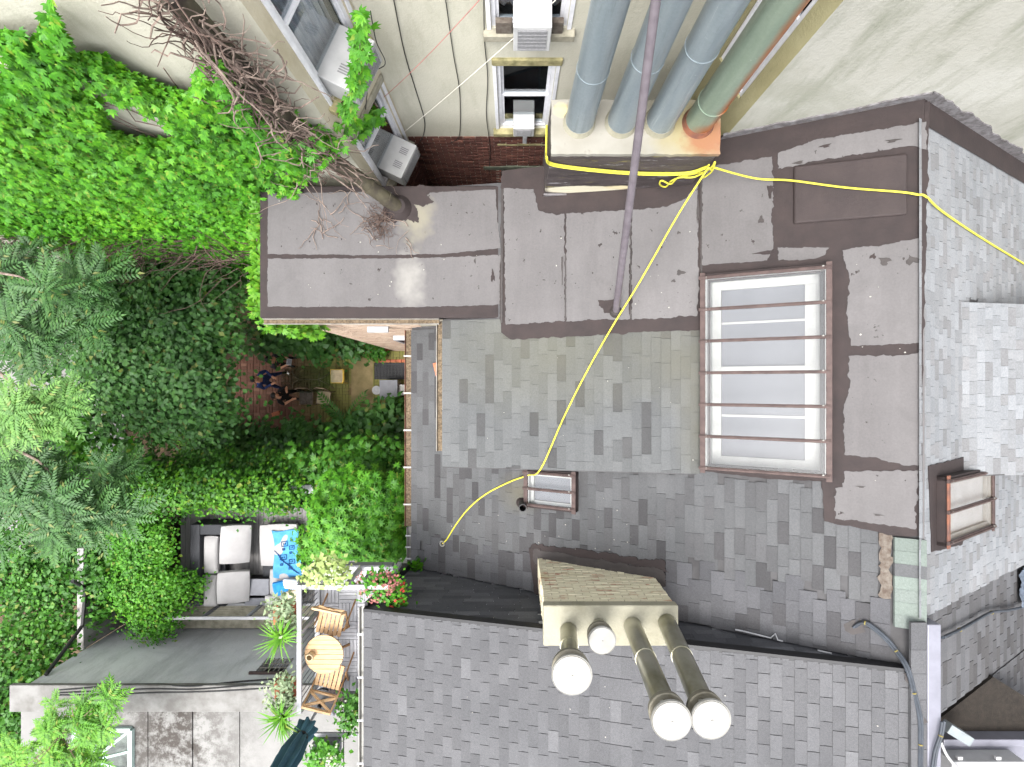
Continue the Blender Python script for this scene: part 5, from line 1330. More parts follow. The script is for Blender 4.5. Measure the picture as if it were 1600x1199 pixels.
for i, (dy, lab) in enumerate([(0, 'upper black cable sagging along the top of the grey wall'), (7, 'lower black cable along the top of the grey wall'), (13, 'black cable lying on the coping edge of the grey wall')]):
    cable('wall_cable', lab, [onG(92, 1080 + dy * .6), onG(170, 1074 + dy), onG(240, 1071 + dy), onG(300, 1074 + dy * .7), onG(370, 1067 + dy), onG(470, 1060 + dy)], .016, M['cable'], group='cables on the grey wall')

# ------------------------------------------------------------------ ROOF DECK with lounge furniture
ZD = 4.9
M['deckwood'] = plain('weathered_deck', lin(116,114,113), lin(96,94,93), 5, .85, bump=.4, bscale=40, stretch=(4,.4,1))
dk = thing('wooden_deck', 'grey timber deck behind the hedge holding the lounge furniture', 'deck', (-5, -4.2, 0))
x = -8.0
bmesh_board = MB().box((0, -5.34, -.03), (.112, -3.0, 0)).mesh('deck_board', bevel=.004); bmesh_board.materials.append(M['deckwood'])
while x < -2.45:
    obj('deck_board', bmesh_board, None, dk, Matrix.Translation((x, rnd.uniform(-.01, .01), ZD + rnd.uniform(-.002, .002)))); x += .118
MB().box((-8.0, -5.30, 3.6), (-2.45, -3.05, ZD - .04)).build('deck_base', M['room'], dk)
MB().box((-8.2, -5.96, 0), (-2.45, -5.36, ZD - .1)).build('ledge', M['stone'], dk, bevel=.02)
rail = MB().beam((-8.05, -5.30, ZD + .92), (-3.4, -5.30, ZD + .92), .07, .04).build('top_rail', M['white_paint'], dk, bevel=.006)
MB().beam((-8.05, -5.30, ZD + .08), (-3.4, -5.30, ZD + .08), .06, .04).build('bottom_rail', M['white_paint'], dk)
for xx in (-7.95, -7.0, -6.0, -5.05, -3.6): MB().box((xx - .03, -5.33, ZD - .2), (xx + .03, -5.27, ZD + .90)).build('rail_post', M['white_paint'] if xx != -7.0 else M['grey_metal'], dk)
for k in range(5): MB().tube([(-8.0, -5.30, ZD + .2 + k * .14), (-3.5, -5.30, ZD + .2 + k * .14)], .005, 5).build('rail_cable', M['steel'], dk)
M['wicker'] = plain('charcoal_wicker', lin(52,53,57), lin(40,41,45), 60, .7, bump=.8, bscale=90)
M['cushion'] = plain('white_cushion', lin(152,150,150), lin(142,140,140), 3, .9, bump=.15, bscale=30)
M['box_grey'] = plain('grey_box', lin(118,119,125), lin(108,109,115), 6, .6)
def pb_(x0, y0, x1, y1, z): a = P(x0, y0, z); b = P(x1, y1, z); return (a.x, b.y, b.x, a.y)
sf = thing('corner_sofa', 'charcoal wicker corner sofa frame on the timber deck', 'sofa', tuple(P(330, 880, ZD)))
x0, y0, x1, y1 = pb_(297, 820, 312, 948, 5.5); MB().box((x0, y0, ZD), (x1, y1, 5.5)).build('back', M['wicker'], sf, bevel=.015)
x0b, y0b, x1b, y1b = pb_(312, 820, 358, 836, 5.5); MB().box((x1 + .003, y0b, ZD), (x1b, y1b, 5.497)).build('arm', M['wicker'], sf, bevel=.015)
x0c, y0c, x1c, y1c = pb_(312, 838, 352, 948, 5.15); MB().box((x1 + .003, y0c, ZD + .06), (x1c, y0b - .003, 5.15)).build('seat_base', M['wicker'], sf, bevel=.01)
for (fx, fy) in ((x0 + .05, y0 + .05), (x1b - .05, y1b - .05), (x1c - .05, y0c + .05), (x0 + .05, y1 - .05)): MB().box((fx - .025, fy - .025, ZD), (fx + .025, fy + .025, ZD + .08)).build('leg', M['black_metal'], sf)
def cushion(name, label, px, py, z, size, rot=(0,0,0), mat='cushion', cat='cushion', group=None, puff=.03):
    c = P(px, py, z); Mx = Matrix.Translation(c) @ Matrix.Rotation(math.radians(rot[2]), 4, 'Z') @ Matrix.Rotation(math.radians(rot[1]), 4, 'Y') @ Matrix.Rotation(math.radians(rot[0]), 4, 'X')
    n = 12; vs = []; fs = []
    hx, hy, hz = [q / 2 for q in size]
    def sp(u, v, s):
        e = 1 - max(abs(u), abs(v)) ** 6; cx = 1 - .04 * v * v; cy = 1 - .04 * u * u
        return V((u * hx * cx, v * hy * cy, s * (hz * (.55 + .45 * e) + puff * (1 - u * u) * (1 - v * v))))
    for s in (1, -1):
        for i in range(n + 1):
            for j in range(n + 1): vs.append(Mx @ sp(-1 + 2 * i / n, -1 + 2 * j / n, s))
    m = (n + 1) ** 2; id_ = lambda i, j, s: s * m + i * (n + 1) + j
    for s in (0, 1):
        for i in range(n):
            for j in range(n): fs.append((id_(i, j, s), id_(i+1, j, s), id_(i+1, j+1, s), id_(i, j+1, s)))
    for i in range(n):
        fs += [(id_(i, 0, 0), id_(i, 0, 1), id_(i+1, 0, 1), id_(i+1, 0, 0)), (id_(i, n, 0), id_(i+1, n, 0), id_(i+1, n, 1), id_(i, n, 1)), (id_(0, i, 0), id_(0, i+1, 0), id_(0, i+1, 1), id_(0, i, 1)), (id_(n, i, 0), id_(n, i, 1), id_(n, i+1, 1), id_(n, i+1, 0))]
    o = MB().add(vs, fs).build(name, M[mat], None, smooth=True); tag(o, label, cat, group); return o
GC = 'white cushions on the deck lounge'
cushion('sofa_cushion', 'narrow white cushion lying along the wicker sofa back', 332, 866, 5.28, (.35, .88, .22), group=GC)
cushion('sofa_cushion', 'narrow white cushion at the sofa end next to the deck rail', 331, 922, 5.28, (.33, .74, .24), group=GC)
cushion('sofa_cushion', 'big white seat cushion tipped up against the sofa, nearer the hedge', 368, 850, 5.42, (.66, .95, .16), (10, 24, -3), group=GC)
cushion('sofa_cushion', 'big white seat cushion tipped up beside the grey low table', 365, 917, 5.42, (.70, .80, .16), (12, 20, -2), group=GC)
def boxthing(name, label, cat, px0, py0, px1, py1, z0, z1, mat, bevel=.012):
    a, b, c, d = pb_(px0, py0, px1, py1, z1); t = thing(name, label, cat, ((a + c) / 2, (b + d) / 2, z0))
    MB().box((a, b, z1 - .04), (c, d, z1)).build('table_top', M[mat], t, bevel=bevel); MB().box((a + .02, b + .02, z0), (c - .02, d - .02, z1 - .043)).build('side_panel', M['black_metal'], t); return t
boxthing('low_table', 'grey square low table between sofa and lounger', 'table', 382, 905, 420, 931, ZD, 5.28, 'box_grey')
boxthing('low_table', 'smaller grey box table against the deck rail', 'table', 382, 935, 418, 946, ZD, 5.2, 'box_grey')
lg = thing('sun_lounger', 'low charcoal lounger frame under white mattresses and a blue towel', 'lounger', tuple(P(440, 870, ZD)))
a, b, c, d = pb_(410, 824, 470, 940, 5.1); MB().box((a, b, ZD + .08), (c, d, 5.08)).build('frame', M['wicker'], lg, bevel=.01)
for (fx, fy) in ((a + .06, b + .06), (c - .06, b + .06), (a + .06, d - .06), (c - .06, d - .06)): MB().box((fx - .03, fy - .03, ZD), (fx + .03, fy + .03, ZD + .1)).build('leg', M['black_metal'], lg)
cushion('lounger_mattress', 'white lounger mattress half covered by the blue towel', 437, 851, 5.2, (.90, .98, .18), (0, 0, 2), group=GC)
cushion('lounger_mattress', 'white lounger mattress under the pillows', 447, 912, 5.2, (.74, .72, .18), (0, 0, 0), group=GC)
cushion('lounger_mattress', 'thin white bolster at the foot of the lounger by the planter', 443, 936, 5.3, (.85, .22, .14), (0, 0, 3), group=GC)
def towel():
    M['towel'] = plain('blue_towel', lin(78,142,184), lin(62,124,168), 6, .95, bump=.4, bscale=80)
    M['towel_ink'] = plain('towel_print', lin(18,54,100), lin(15,46,88), 9, .95)
    t = thing('beach_towel', 'bright blue beach towel with dark printed blocks on the lounger', 'towel', tuple(P(446, 865, 5.3)))
    n, m = 16, 26; vs = []; 
    def tp(u, v, o=0.0):
        px = 424 + 42 * u + 6 * v + 3 * math.sin(v * 5) * (1 - u); py = 829 + 74 * v + 1.5 * math.sin(u * 6)
        z = 5.325 + .018 * math.sin(u * 7 + v * 9) + .02 * math.sin(v * 14 - u * 6) * v + o; return P(px, py, z)
    for j in range(m + 1):
        for i in range(n + 1): vs.append(tp(i / n, j / m))
    mb = MB().add(vs, [(j*(n+1)+i, j*(n+1)+i+1, (j+1)*(n+1)+i+1, (j+1)*(n+1)+i) for j in range(m) for i in range(n)])
    o = mb.build('cloth', M['towel'], t, smooth=True); sol = o.modifiers.new('thick', 'SOLIDIFY'); sol.thickness = .012
    pr = MB()
    def block(u, v, s):
        w_, h_, e = .16 * s, .07 * s, .014
        for (a, b, c, d) in ((u, v, u + w_, v + e), (u, v + h_ - e, u + w_, v + h_), (u, v, u + e * 1.6, v + h_), (u + w_ - e * 1.6, v, u + w_, v + h_), (u + w_ * .3, v + h_ * .35, u + w_ * .42, v + h_ * .7), (u + w_ * .55, v + h_ * .3, u + w_ * .7, v + h_ * .65)):
            pr.quad(tp(a, b, .014), tp(c, b, .014), tp(c, d, .014), tp(a, d, .014))
    for (u, v, s) in ((.28, .22, 1.6), (.64, .2, .7), (.58, .33, 1.3), (.3, .36, .7), (.22, .5, 1.6), (.58, .46, .7), (.56, .62, 1.4), (.24, .68, .7), (.55, .78, .8)): block(u, v, s)
    for k in range(14):
        v = .42 + .5 * k / 14; u = -.02 + .85 * k / 14 + .02 * math.sin(k); pr.quad(tp(u, v, .013), tp(u + .12, v + .03, .013), tp(u + .14, v + .055, .013), tp(u + .02, v + .03, .013))
    pr.build('print', M['towel_ink'], t)
towel()
M['pillow_blue'] = plain('blue_pillow_cloth', lin(44,128,190), lin(34,108,170), 8, .9); M['pillow_beige'] = plain('beige_pillow_cloth', lin(196,184,160), lin(178,166,142), 8, .9)
def striped():
    k = NT('striped_pillow_cloth'); w_ = k.n('ShaderNodeTexWave'); w_.inputs['Scale'].default_value = 5.5; w_.bands_direction = 'Y'; k.l(k.pos, w_.inputs['Vector'])
    return k.fin(k.ramp(w_.outputs['Fac'], [(.12, lin(96,120,146)), (.3, lin(222,222,224))]), .9)
M['pillow_stripe'] = striped()
cushion('pillow', 'plain blue pillow on the lounger', 440, 919, 5.42, (.36, .34, .12), (15, 10, 8), 'pillow_blue', 'pillow', 'pillows on the lounger', .04)
cushion('pillow', 'grey and white striped pillow leaning on the blue one', 455, 913, 5.5, (.36, .24, .12), (20, -8, -4), 'pillow_stripe', 'pillow', 'pillows on the lounger', .04)
cushion('pillow', 'beige pillow at the foot of the lounger by the railing', 456, 930, 5.45, (.36, .22, .12), (10, 0, 12), 'pillow_beige', 'pillow', 'pillows on the lounger', .04)

# ------------------------------------------------------------------ BALCONY
ZB = 9.5
bal = thing('balcony', 'narrow balcony with grey slatted floor tiles and white railing beside the shingle roof', 'balcony', (-2.7, -4.3, 0))
M['tile_grey'] = plain('slat_tile', lin(180,180,184), lin(160,160,165), 8, .8)
MB().box((-3.16, -5.25, ZB - .22), (-2.15, -3.0, ZB - .03)).build('slab', M['box_grey'], bal)
MB().box((-2.148, -3.44, ZB - .22), (-1.98, -3.0, ZB - .03)).build('slab', M['box_grey'], bal)
def tile_mesh(rot):
    mb = MB()
    for k in range(5):
        a, b = -.147 + k * .0595, -.147 + k * .0595 + .053
        if rot: mb.box((a, -.147, 0), (b, .147, .022))
        else: mb.box((-.147, a, 0), (.147, b, .022))
    me = mb.mesh('floor_tile'); me.materials.append(M['tile_grey']); return me
TM_ = [tile_mesh(0), tile_mesh(1)]
for i in range(4):
    for j in range(8):
        x, y = -3.0 + i * .3, -3.16 - j * .3
        if i == 3 and j > 0: continue
        if y < -5.1: continue
        obj('floor_tile', TM_[(i + j) % 2], None, bal, Matrix.Translation((x, y, ZB - .03)))
ZR = 10.35
MB().beam((-3.19, -3.02, ZR), (-3.19, -4.95, ZR), .07, .05).build('hand_rail', M['white_paint'], bal, bevel=.008)
MB().beam((-3.15, -3.05, ZR), (-1.85, -3.05, ZR - .003), .07, .05).build('hand_rail', M['white_paint'], bal, bevel=.008)
MB().beam((-3.18, -5.56, ZR - .5), (-2.3, -5.56, ZR - .5), .06, .05).build('hand_rail', M['white_paint'], bal, bevel=.008)
for (x, y) in ((-3.19, -3.05), (-3.19, -3.75), (-3.19, -4.35), (-3.19, -4.93), (-2.5, -3.05), (-1.9, -3.05)): MB().box((x - .03, y - .03, ZB - .3), (x + .03, y + .03, ZR - .028)).build('rail_post', M['white_paint'], bal)
for k in range(20):
    y = -3.14 - k * .09; MB().tube([(-3.18, y, ZB), (-3.18, y, ZR - .03)], .007, 5).build('baluster', M['grey_metal'], bal)
MB().beam((-3.18, -3.1, ZB + .04), (-3.18, -4.9, ZB + .04), .08, .05).build('bottom_rail', M['white_paint'], bal)
for s in (-3.05, -2.55):
    MB().beam((s, -5.2, ZB - .06), (s - .25, -6.1, ZB - 1.3), .05, .16).build('stair_stringer', M['grey_metal'], bal)
# bistro set
M['teak'] = plain('pale_teak', lin(178,148,112), lin(162,130,96), 7, .7, stretch=(1,6,1))
M['teak2'] = plain('dark_teak', lin(150,116,80), lin(136,102,68), 7, .7)  # darker teak tone for legs, seat rails and batten
tc = P(506, 1023, 10.2)
tb = thing('bistro_table', 'round pale wooden slatted bistro table on the balcony', 'table', (tc.x, tc.y, ZB))
r_ = .295
for k in range(8):
    y0_ = -r_ + k * (2 * r_ / 8) + .003; y1_ = y0_ + 2 * r_ / 8 - .006; n = 6
    pts = [(math.sqrt(max(0, r_ * r_ - y * y)), y) for y in [y0_ + (y1_ - y0_) * i / n for i in range(n + 1)]]
    poly = pts + [(-x, y) for x, y in pts[::-1]]
    MB().prism([(x, y) for x, y in poly], .68, .70).build('slat', M['teak'], tb, local=True)
for s in (-1, 1):
    MB().beam((-.2, s * .12, 0), (.2, s * .14, .67), .03, .03).build('leg', M['teak2'], tb, local=True); MB().beam((.2, s * .15, 0), (-.2, s * .11, .67), .03, .03).build('leg', M['teak2'], tb, local=True)
MB().beam((-.2, 0, .66), (.2, 0, .66), .03, .03).build('batten', M['teak2'], tb, local=True)
def chair(label, px, py, rot):
    c = P(px, py, ZB + .45); t = thing('folding_chair', label, 'chair', (c.x, c.y, ZB), math.radians(rot), 'wooden folding chairs on the balcony')
    for k in range(6): MB().box((-.2 + k * .068, -.19, .44), (-.2 + k * .068 + .055, .20, .458)).build('seat_slat', M['teak'], t, local=True, bevel=.004)
    for y in (-.17, .17): MB().box((-.2, y - .015, .41), (.2, y + .015, .438)).build('seat_rail', M['teak2'], t, local=True)
    for s in (-1, 1):
        MB().beam((s * .215, .22, 0), (s * .215, -.22, .5), .02, .035).build('leg', M['teak2'], t, local=True)
        MB().beam((s * .235, -.24, 0), (s * .235, .10, .44), .02, .035).build('leg', M['teak2'], t, local=True)
        MB().beam((s * .215, -.22, .5), (s * .215, -.33, .86), .022, .035).build('back_post', M['teak'], t, local=True)
    MB().beam((-.22, -.33, .85), (.22, -.33, .85), .03, .05).build('top_rail', M['teak'], t, local=True)
    MB().beam((-.2, -.24, .54), (.2, -.24, .54), .025, .04).build('lower_rail', M['teak'], t, local=True)
    MB().beam((-.2, -.25, .56), (.2, -.32, .83), .022, .045, up=(0,1,.3)).build('back_brace', M['teak'], t, local=True); MB().beam((.2, -.252, .56), (-.2, -.322, .83), .022, .045, up=(0,1,.3)).build('back_brace', M['teak'], t, local=True)
    return t
chair('pale wooden folding chair on the hedge side of the bistro table', 516, 972, 168)
chair('pale wooden folding chair tucked under the table next to the folded parasol', 515, 1056, -14)
M['ceramic'] = plain('stoneware', lin(176,158,128), lin(150,134,106), 10, .5)
cpz = P(484, 1027, 10.3); o = MB().lathe([(.035, 0), (.055, .03), (.062, .09), (.05, .13), (.042, .13), (.05, .09), (.04, .02), (0, .015)], c=(cpz.x, cpz.y, 10.2), segs=20).build('pot', M['ceramic'], None, smooth=True); tag(o, 'small stoneware pot on the bistro table', 'pot')
so_ = thing('stool', 'brown perforated low stool at the end of the balcony', 'stool', tuple(P(525, 1083, ZB)))
sp_ = P(525, 1083, ZB + .25); MB().box((sp_.x - .12, sp_.y - .17, ZB + .23), (sp_.x + .12, sp_.y + .17, ZB + .26)).build('seat', M['copper'], so_, bevel=.01)
for i in range(5):
    for j in range(4): MB().lathe([(.012, 0), (.012, .004)], c=(sp_.x - .08 + j * .05, sp_.y - .11 + i * .055, ZB + .259), segs=8).build('hole', M['room'], so_)
for (i, j) in ((-1,-1),(1,-1),(-1,1),(1,1)): MB().box((sp_.x + i * .1 - .015, sp_.y + j * .15 - .015, ZB), (sp_.x + i * .1 + .015, sp_.y + j * .15 + .015, ZB + .228)).build('leg', M['copper'], so_)
# folded parasol
M['teal'] = plain('teal_canvas', lin(54,88,100), lin(38,66,78), 5, .85, bump=.3, bscale=30, stretch=(1,1,.3))
ub = V((-3.1, -5.2, ZB)); us_ = thing('parasol', 'closed teal parasol standing upright at the balcony end', 'parasol', tuple(ub))
MB().tube([ub, ub + V((0, 0, 2.9))], .022, 10).build('pole', M['white_paint'], us_, smooth=True)
prof = [(.72, .055), (.80, .15), (.95, .125), (1.05, .085), (1.12, .115), (1.5, .15), (2.0, .13), (2.5, .08), (2.75, .03)]
vs = []; sg = 40
for (h_, r) in prof:
    for k in range(sg):
        a = 2 * math.pi * k / sg; rr_ = r * (1 + .22 * math.cos(8 * a + h_)); vs.append(ub + V((rr_ * math.cos(a), rr_ * math.sin(a), h_ + (.05 * math.cos(8 * a) if h_ < .75 else 0))))
MB().add(vs, [(i*sg+k, i*sg+(k+1)%sg, (i+1)*sg+(k+1)%sg, (i+1)*sg+k) for i in range(len(prof)-1) for k in range(sg)]).build('canopy', M['teal'], us_, smooth=True)
MB().tube([ub + V((0,0,1.03)), ub + V((0,0,1.07))], .105, 20).build('tie_band', M['black_metal'], us_, smooth=True)
MB().lathe([(.2, 0), (.2, .05), (.05, .07), (.03, .25)], c=ub, segs=20).build('base', M['black_metal'], us_, smooth=True)
# planters on the railings
def planter(label, px, py, z, sx, sy, n, tm, sz, mat, flowers=None, box=True, spiky=None, h=.18):
    c = P(px, py, z); t = plant('planter', label, [((c.x, c.y, z), (sx, sy, h)), ((c.x + sx * .35, c.y + sy * .2, z - .03), (sx * .6, sy * .7, h * .8))], n, tm, sz, M[mat], (c.x, c.y, z - .25), 'flower boxes on the railings', 'planter', flowers, clumps=30, cl_r=.07)
    if box: MB().box((c.x - sx * .8, c.y - sy * .5, z - .28), (c.x + sx * .8, c.y + sy * .5, z - .08)).build('trough', M['terracotta'] if spiky else M['box_grey'], t, bevel=.01)
    if spiky:
        rosette(None, None, spiky[0], spiky[1], z + .08, 60, .42, M['leaf_lime'], .8, .3, parent=t)
    return t
planter('flower box with cream variegated leaves and white blooms on the balcony corner', 505, 895, 10.35, .32, .17, 420, LEAFW, (.06, .11), 'leaf_cream', (M['petal_white'], 60, (.022, .034)))
planter('flower box crowded with pink and red blooms beside the dark side wall', 590, 915, 10.25, .28, .2, 380, LEAFW, (.05, .09), 'leaf_bright', (M['petal_pink'], 240, (.022, .036)))
planter('trailing planter dotted with red flowers next to the roof edge', 620, 930, 10.0, .12, .28, 260, LEAFW, (.05, .08), 'leaf_bright', (M['petal_red'], 60, (.026, .04)), box=False)
planter('railing planter of silver foliage with the upper spider plant', 438, 965, 10.3, .18, .3, 420, LEAF, (.06, .10), 'leaf_silver', None, True, (442, 992))
planter('railing planter of silver foliage with the lower spider plant', 440, 1085, 10.3, .18, .28, 420, LEAF, (.06, .10), 'leaf_silver', None, True, (443, 1118))
planter('leafy green pot plant beside the white gutter', 547, 1110, 10.0, .16, .32, 360, LEAFW, (.06, .1), 'leaf_mid', (M['petal_white'], 14, (.02, .03)))
planter('flower box with white blooms at the far end of the balcony', 505, 1178, 10.1, .26, .2, 420, LEAFW, (.06, .1), 'leaf_bright', (M['petal_white'], 80, (.024, .036)))

# ------------------------------------------------------------------ PATIO
def patio_brick():
    k = NT('patio_brick'); p = k.pick()
    col = k.ramp(p, [(0, lin(108,76,64)), (.5, lin(94,66,56)), (1, lin(124,92,78))])
    n1 = k.noise(1.6, 5, .65); sx = k.n('ShaderNodeSeparateXYZ'); k.l(k.pos, sx.inputs[0])
    m = k.math('MULTIPLY', k.rng(sx.outputs[0], -7.2, -5.8), k.rng(n1, .3, .48)); col = k.mix(m, col, lin(112,110,62))
    k.bump(k.noise(50, 4, .6), .4, .006); return k.fin(col, .9, 0, .2)
M['patio_brick'] = patio_brick()
M['patio_joint'] = plain('patio_joint', lin(96,92,70), lin(62,62,44), 5, .95)
pat = MB().box((-9.0, -1.6, .004), (-1.8, 1.04, .045)).build('patio', M['patio_joint']); tag(pat, 'mossy red brick patio in basket weave behind the row house', 'patio', kind='structure')
um = MB().box((0, 0, 0), (.194, .092, .03)).mesh('brick', bevel=.004, segs=1); um.materials.append(M['patio_brick'])
bl_ = []
for i in range(34):
    for j in range(13):
        x, y = -8.95 + i * .205, -1.55 + j * .2
        for k in range(2):
            if (i + j) % 2: Mx = Matrix.Translation((x + .004, y + .004 + k * .1, .036 + rnd.uniform(0, .006)))
            else: Mx = Matrix.Translation((x + .098 + k * .1, y + .002, .036 + rnd.uniform(0, .006))) @ Matrix.Rotation(math.pi / 2, 4, 'Z')
            q = px_of((x, y, 0)); vis = 400 < q[0] < 640 and 515 < q[1] < 650
            bl_.append((0 if vis else 1, abs(q[0] - 480) + abs(q[1] - 580), Mx))
bl_.sort(key=lambda q: (q[0], q[1]))
for q in bl_[:300]: obj('brick', um, None, pat, q[2])
vs, fs = [], []; uv = [V(v.co) for v in um.vertices]; uf = [tuple(p.vertices) for p in um.polygons]
for q in bl_[300:]: b = len(vs); vs += [tuple(q[2] @ p) for p in uv]; fs += [tuple(i + b for i in f) for f in uf]
me = bpy.data.meshes.new('brick_field'); me.from_pydata(vs, [], fs); me.update(); me.materials.append(M['patio_brick']); o = obj('brick_field', me, None, pat); o['kind'] = 'stuff'
sp0 = pb_(549, 560, 583, 640, .06); MB().box((sp0[0], sp0[1], .04), (sp0[2], sp0[3], .072)).build('path_slab', plain('path_slab', lin(132,116,84), lin(108,98,66), 4, .9), pat)
# glass table
M['bronze'] = plain('bronze_metal', lin(150,128,110), lin(120,102,88), 8, .4, .6)
gt = thing('glass_table', 'oval glass patio table on curved metal feet', 'table', (-6.42, .13, 0))
n = 40; top = [(.78 * math.copysign(abs(math.cos(a)) ** .7, math.cos(a)), .42 * math.copysign(abs(math.sin(a)) ** .7, math.sin(a))) for a in [2 * math.pi * k / n for k in range(n)]]
MB().prism(top, .72, .732).build('glass_top', M['glass_green'], gt, local=True)
for s in (-1, 1):
    MB().tube([(s * (.68 - .0), -.3, .03), (s * .78, 0, .03), (s * .68, .3, .03)], .018, 6).build('foot_arc', M['cap_white'], gt, local=True)
    for y in (-.3, .3): MB().tube([(s * .68, y, .03), (s * .5, y * .35, .4), (s * .3, 0, .45)], .016, 6).build('leg', M['bronze'], gt, local=True)
    MB().tube([(s * .3, 0, .45), (s * .42, .2, .70)], .014, 6).build('strut', M['bronze'], gt, local=True); MB().tube([(s * .3, 0, .45), (s * .42, -.2, .70)], .014, 6).build('strut', M['bronze'], gt, local=True)
MB().tube([(-.3, 0, .45), (.3, 0, .45)], .018, 6).build('stretcher', M['bronze'], gt, local=True)
M['yellow_metal'] = plain('yellow_metal', lin(212,176,70), lin(190,154,58), 8, .5)
def patio_chair(label, x, y, rot, fm, sm):
    t = thing('patio_chair', label, 'chair', (x, y, .04), math.radians(rot), 'chairs round the glass table')
    MB().box((-.2, -.2, .40), (.2, .2, .43)).build('seat', M[sm], t, local=True, bevel=.01)
    for i in (-1, 1):
        for j in (-1, 1): MB().tube([(i * .22, j * .22, 0), (i * .21, j * .21, .41)], .014, 6).build('leg', M[fm], t, local=True)
    MB().tube([(-.21, -.21, .42), (.21, -.21, .42), (.21, .21, .42), (-.21, .21, .42), (-.21, -.21, .42)], .014, 6).build('seat_frame', M[fm], t, local=True)
    MB().tube([(-.21, -.21, .41), (-.22, -.27, .8), (-.12, -.31, .87), (.12, -.31, .87), (.22, -.27, .8), (.21, -.21, .41)], .015, 6).build('back_frame', M[fm], t, local=True)
    return t
patio_chair('patio chair with a yellow metal frame at the head of the glass table', -5.52, .23, 90, 'yellow_metal', 'ceramic')
patio_chair('weathered wooden patio chair beside the glass table, nearer the people', -6.5, -.45, 180, 'bronze', 'bare')
patio_chair('second weathered patio chair, between the glass table and the grey cabinet', -5.95, -.45, 172, 'bronze', 'ceramic')
bk = P(588, 610, .4); t = thing('bucket', 'white lidded bucket standing by the grey cabinet', 'bucket', (bk.x, bk.y, .07))
MB().lathe([(.11, 0), (.13, .3), (.128, .3)], c=(bk.x, bk.y, .07), segs=20).build('body', M['plastic_white'], t, smooth=True); MB().lathe([(.14, .30), (.14, .33), (.05, .335), (.03, .35), (0, .35)], c=(bk.x, bk.y, .07), segs=24).build('lid', M['plastic_white'], t, smooth=True)
t = thing('cabinet', 'grey square outdoor cabinet on the patio', 'cabinet', tuple(P(607, 609, .07)))
a, b, c, d = pb_(594, 595, 620, 623, .8); MB().box((a, b, .07), (c, d, .77)).build('body', M['stucco_grey'], t, bevel=.01); MB().box((a - .02, b - .02, .773), (c + .02, d + .02, .80)).build('lid', M['box_grey'], t, bevel=.006)
t = thing('cabinet', 'pale low box beside the grey cabinet under the gutter', 'box', tuple(P(630, 609, .07)))
a, b, c, d = pb_(622, 602, 644, 617, .6); MB().box((a, b, .07), (c, d, .57)).build('body', M['concrete'], t, bevel=.01); MB().box((a - .02, b - .02, .573), (c + .02, d + .02, .6)).build('lid', M['cap_white'], t, bevel=.006)
gr = thing('cellar_hatch', 'black cellar grating edged with terracotta bricks', 'grating', tuple(P(612, 576, .07)))
a, b, c, d = pb_(585, 567, 645, 593, .08); MB().box((a, b, .03), (c, d, .076)).build('well', M['room'], gr)
for k in range(12): x = a + (c - a) * (k + .5) / 12; MB().box((x - .012, b, .078), (x + .012, d, .1)).build('bar', M['black_metal'], gr)
for k in range(5): y = b + (d - b) * (k + .5) / 5; MB().box((a, y - .01, .079), (c, y + .01, .098)).build('cross_bar', M['black_metal'], gr)
for k in range(7): x = a + (c - a) * k / 7; MB().box((x + .005, d + .01, .05), (x + (c - a) / 7 - .005, d + .10, .14)).build('brick', M['terracotta'], gr, bevel=.006)
for (px, py, lab) in ((575, 539, 'terracotta pot alone at the foot of the tan brick wall'), (603, 546, 'terracotta pot beside the small leafy plant by the wall')):
    p = P(px, py, .2); t = thing('flower_pot', lab, 'pot', (p.x, p.y, .05), 0, 'terracotta pots by the wall')
    MB().lathe([(.08, 0), (.11, .18), (.12, .18), (.12, .22), (.1, .22), (.09, .1), (0, .1)], c=(p.x, p.y, .05), segs=16).build('body', M['terracotta'], t, smooth=True)
for (px, py, lab) in ((432, 647, 'loose orange brick block at the patio edge'), (264, 610, 'loose red brick leaning in the garden bed')):
    p = P(px, py, .1); o = MB().obox(Matrix.Translation(p) @ Matrix.Rotation(.3, 4, 'Z'), (.26, .14, .12)).build('loose_brick', M['terracotta'], None, bevel=.008); tag(o, lab, 'brick', 'loose bricks in the garden')
p0, p1 = P(256, 622, .25), P(315, 622, .25); o = MB().beam(p0, p1, .06, .12).build('edging_board', M['terracotta'], None, bevel=.008); tag(o, 'reddish edging board in the garden bed under the dark tree', 'board')

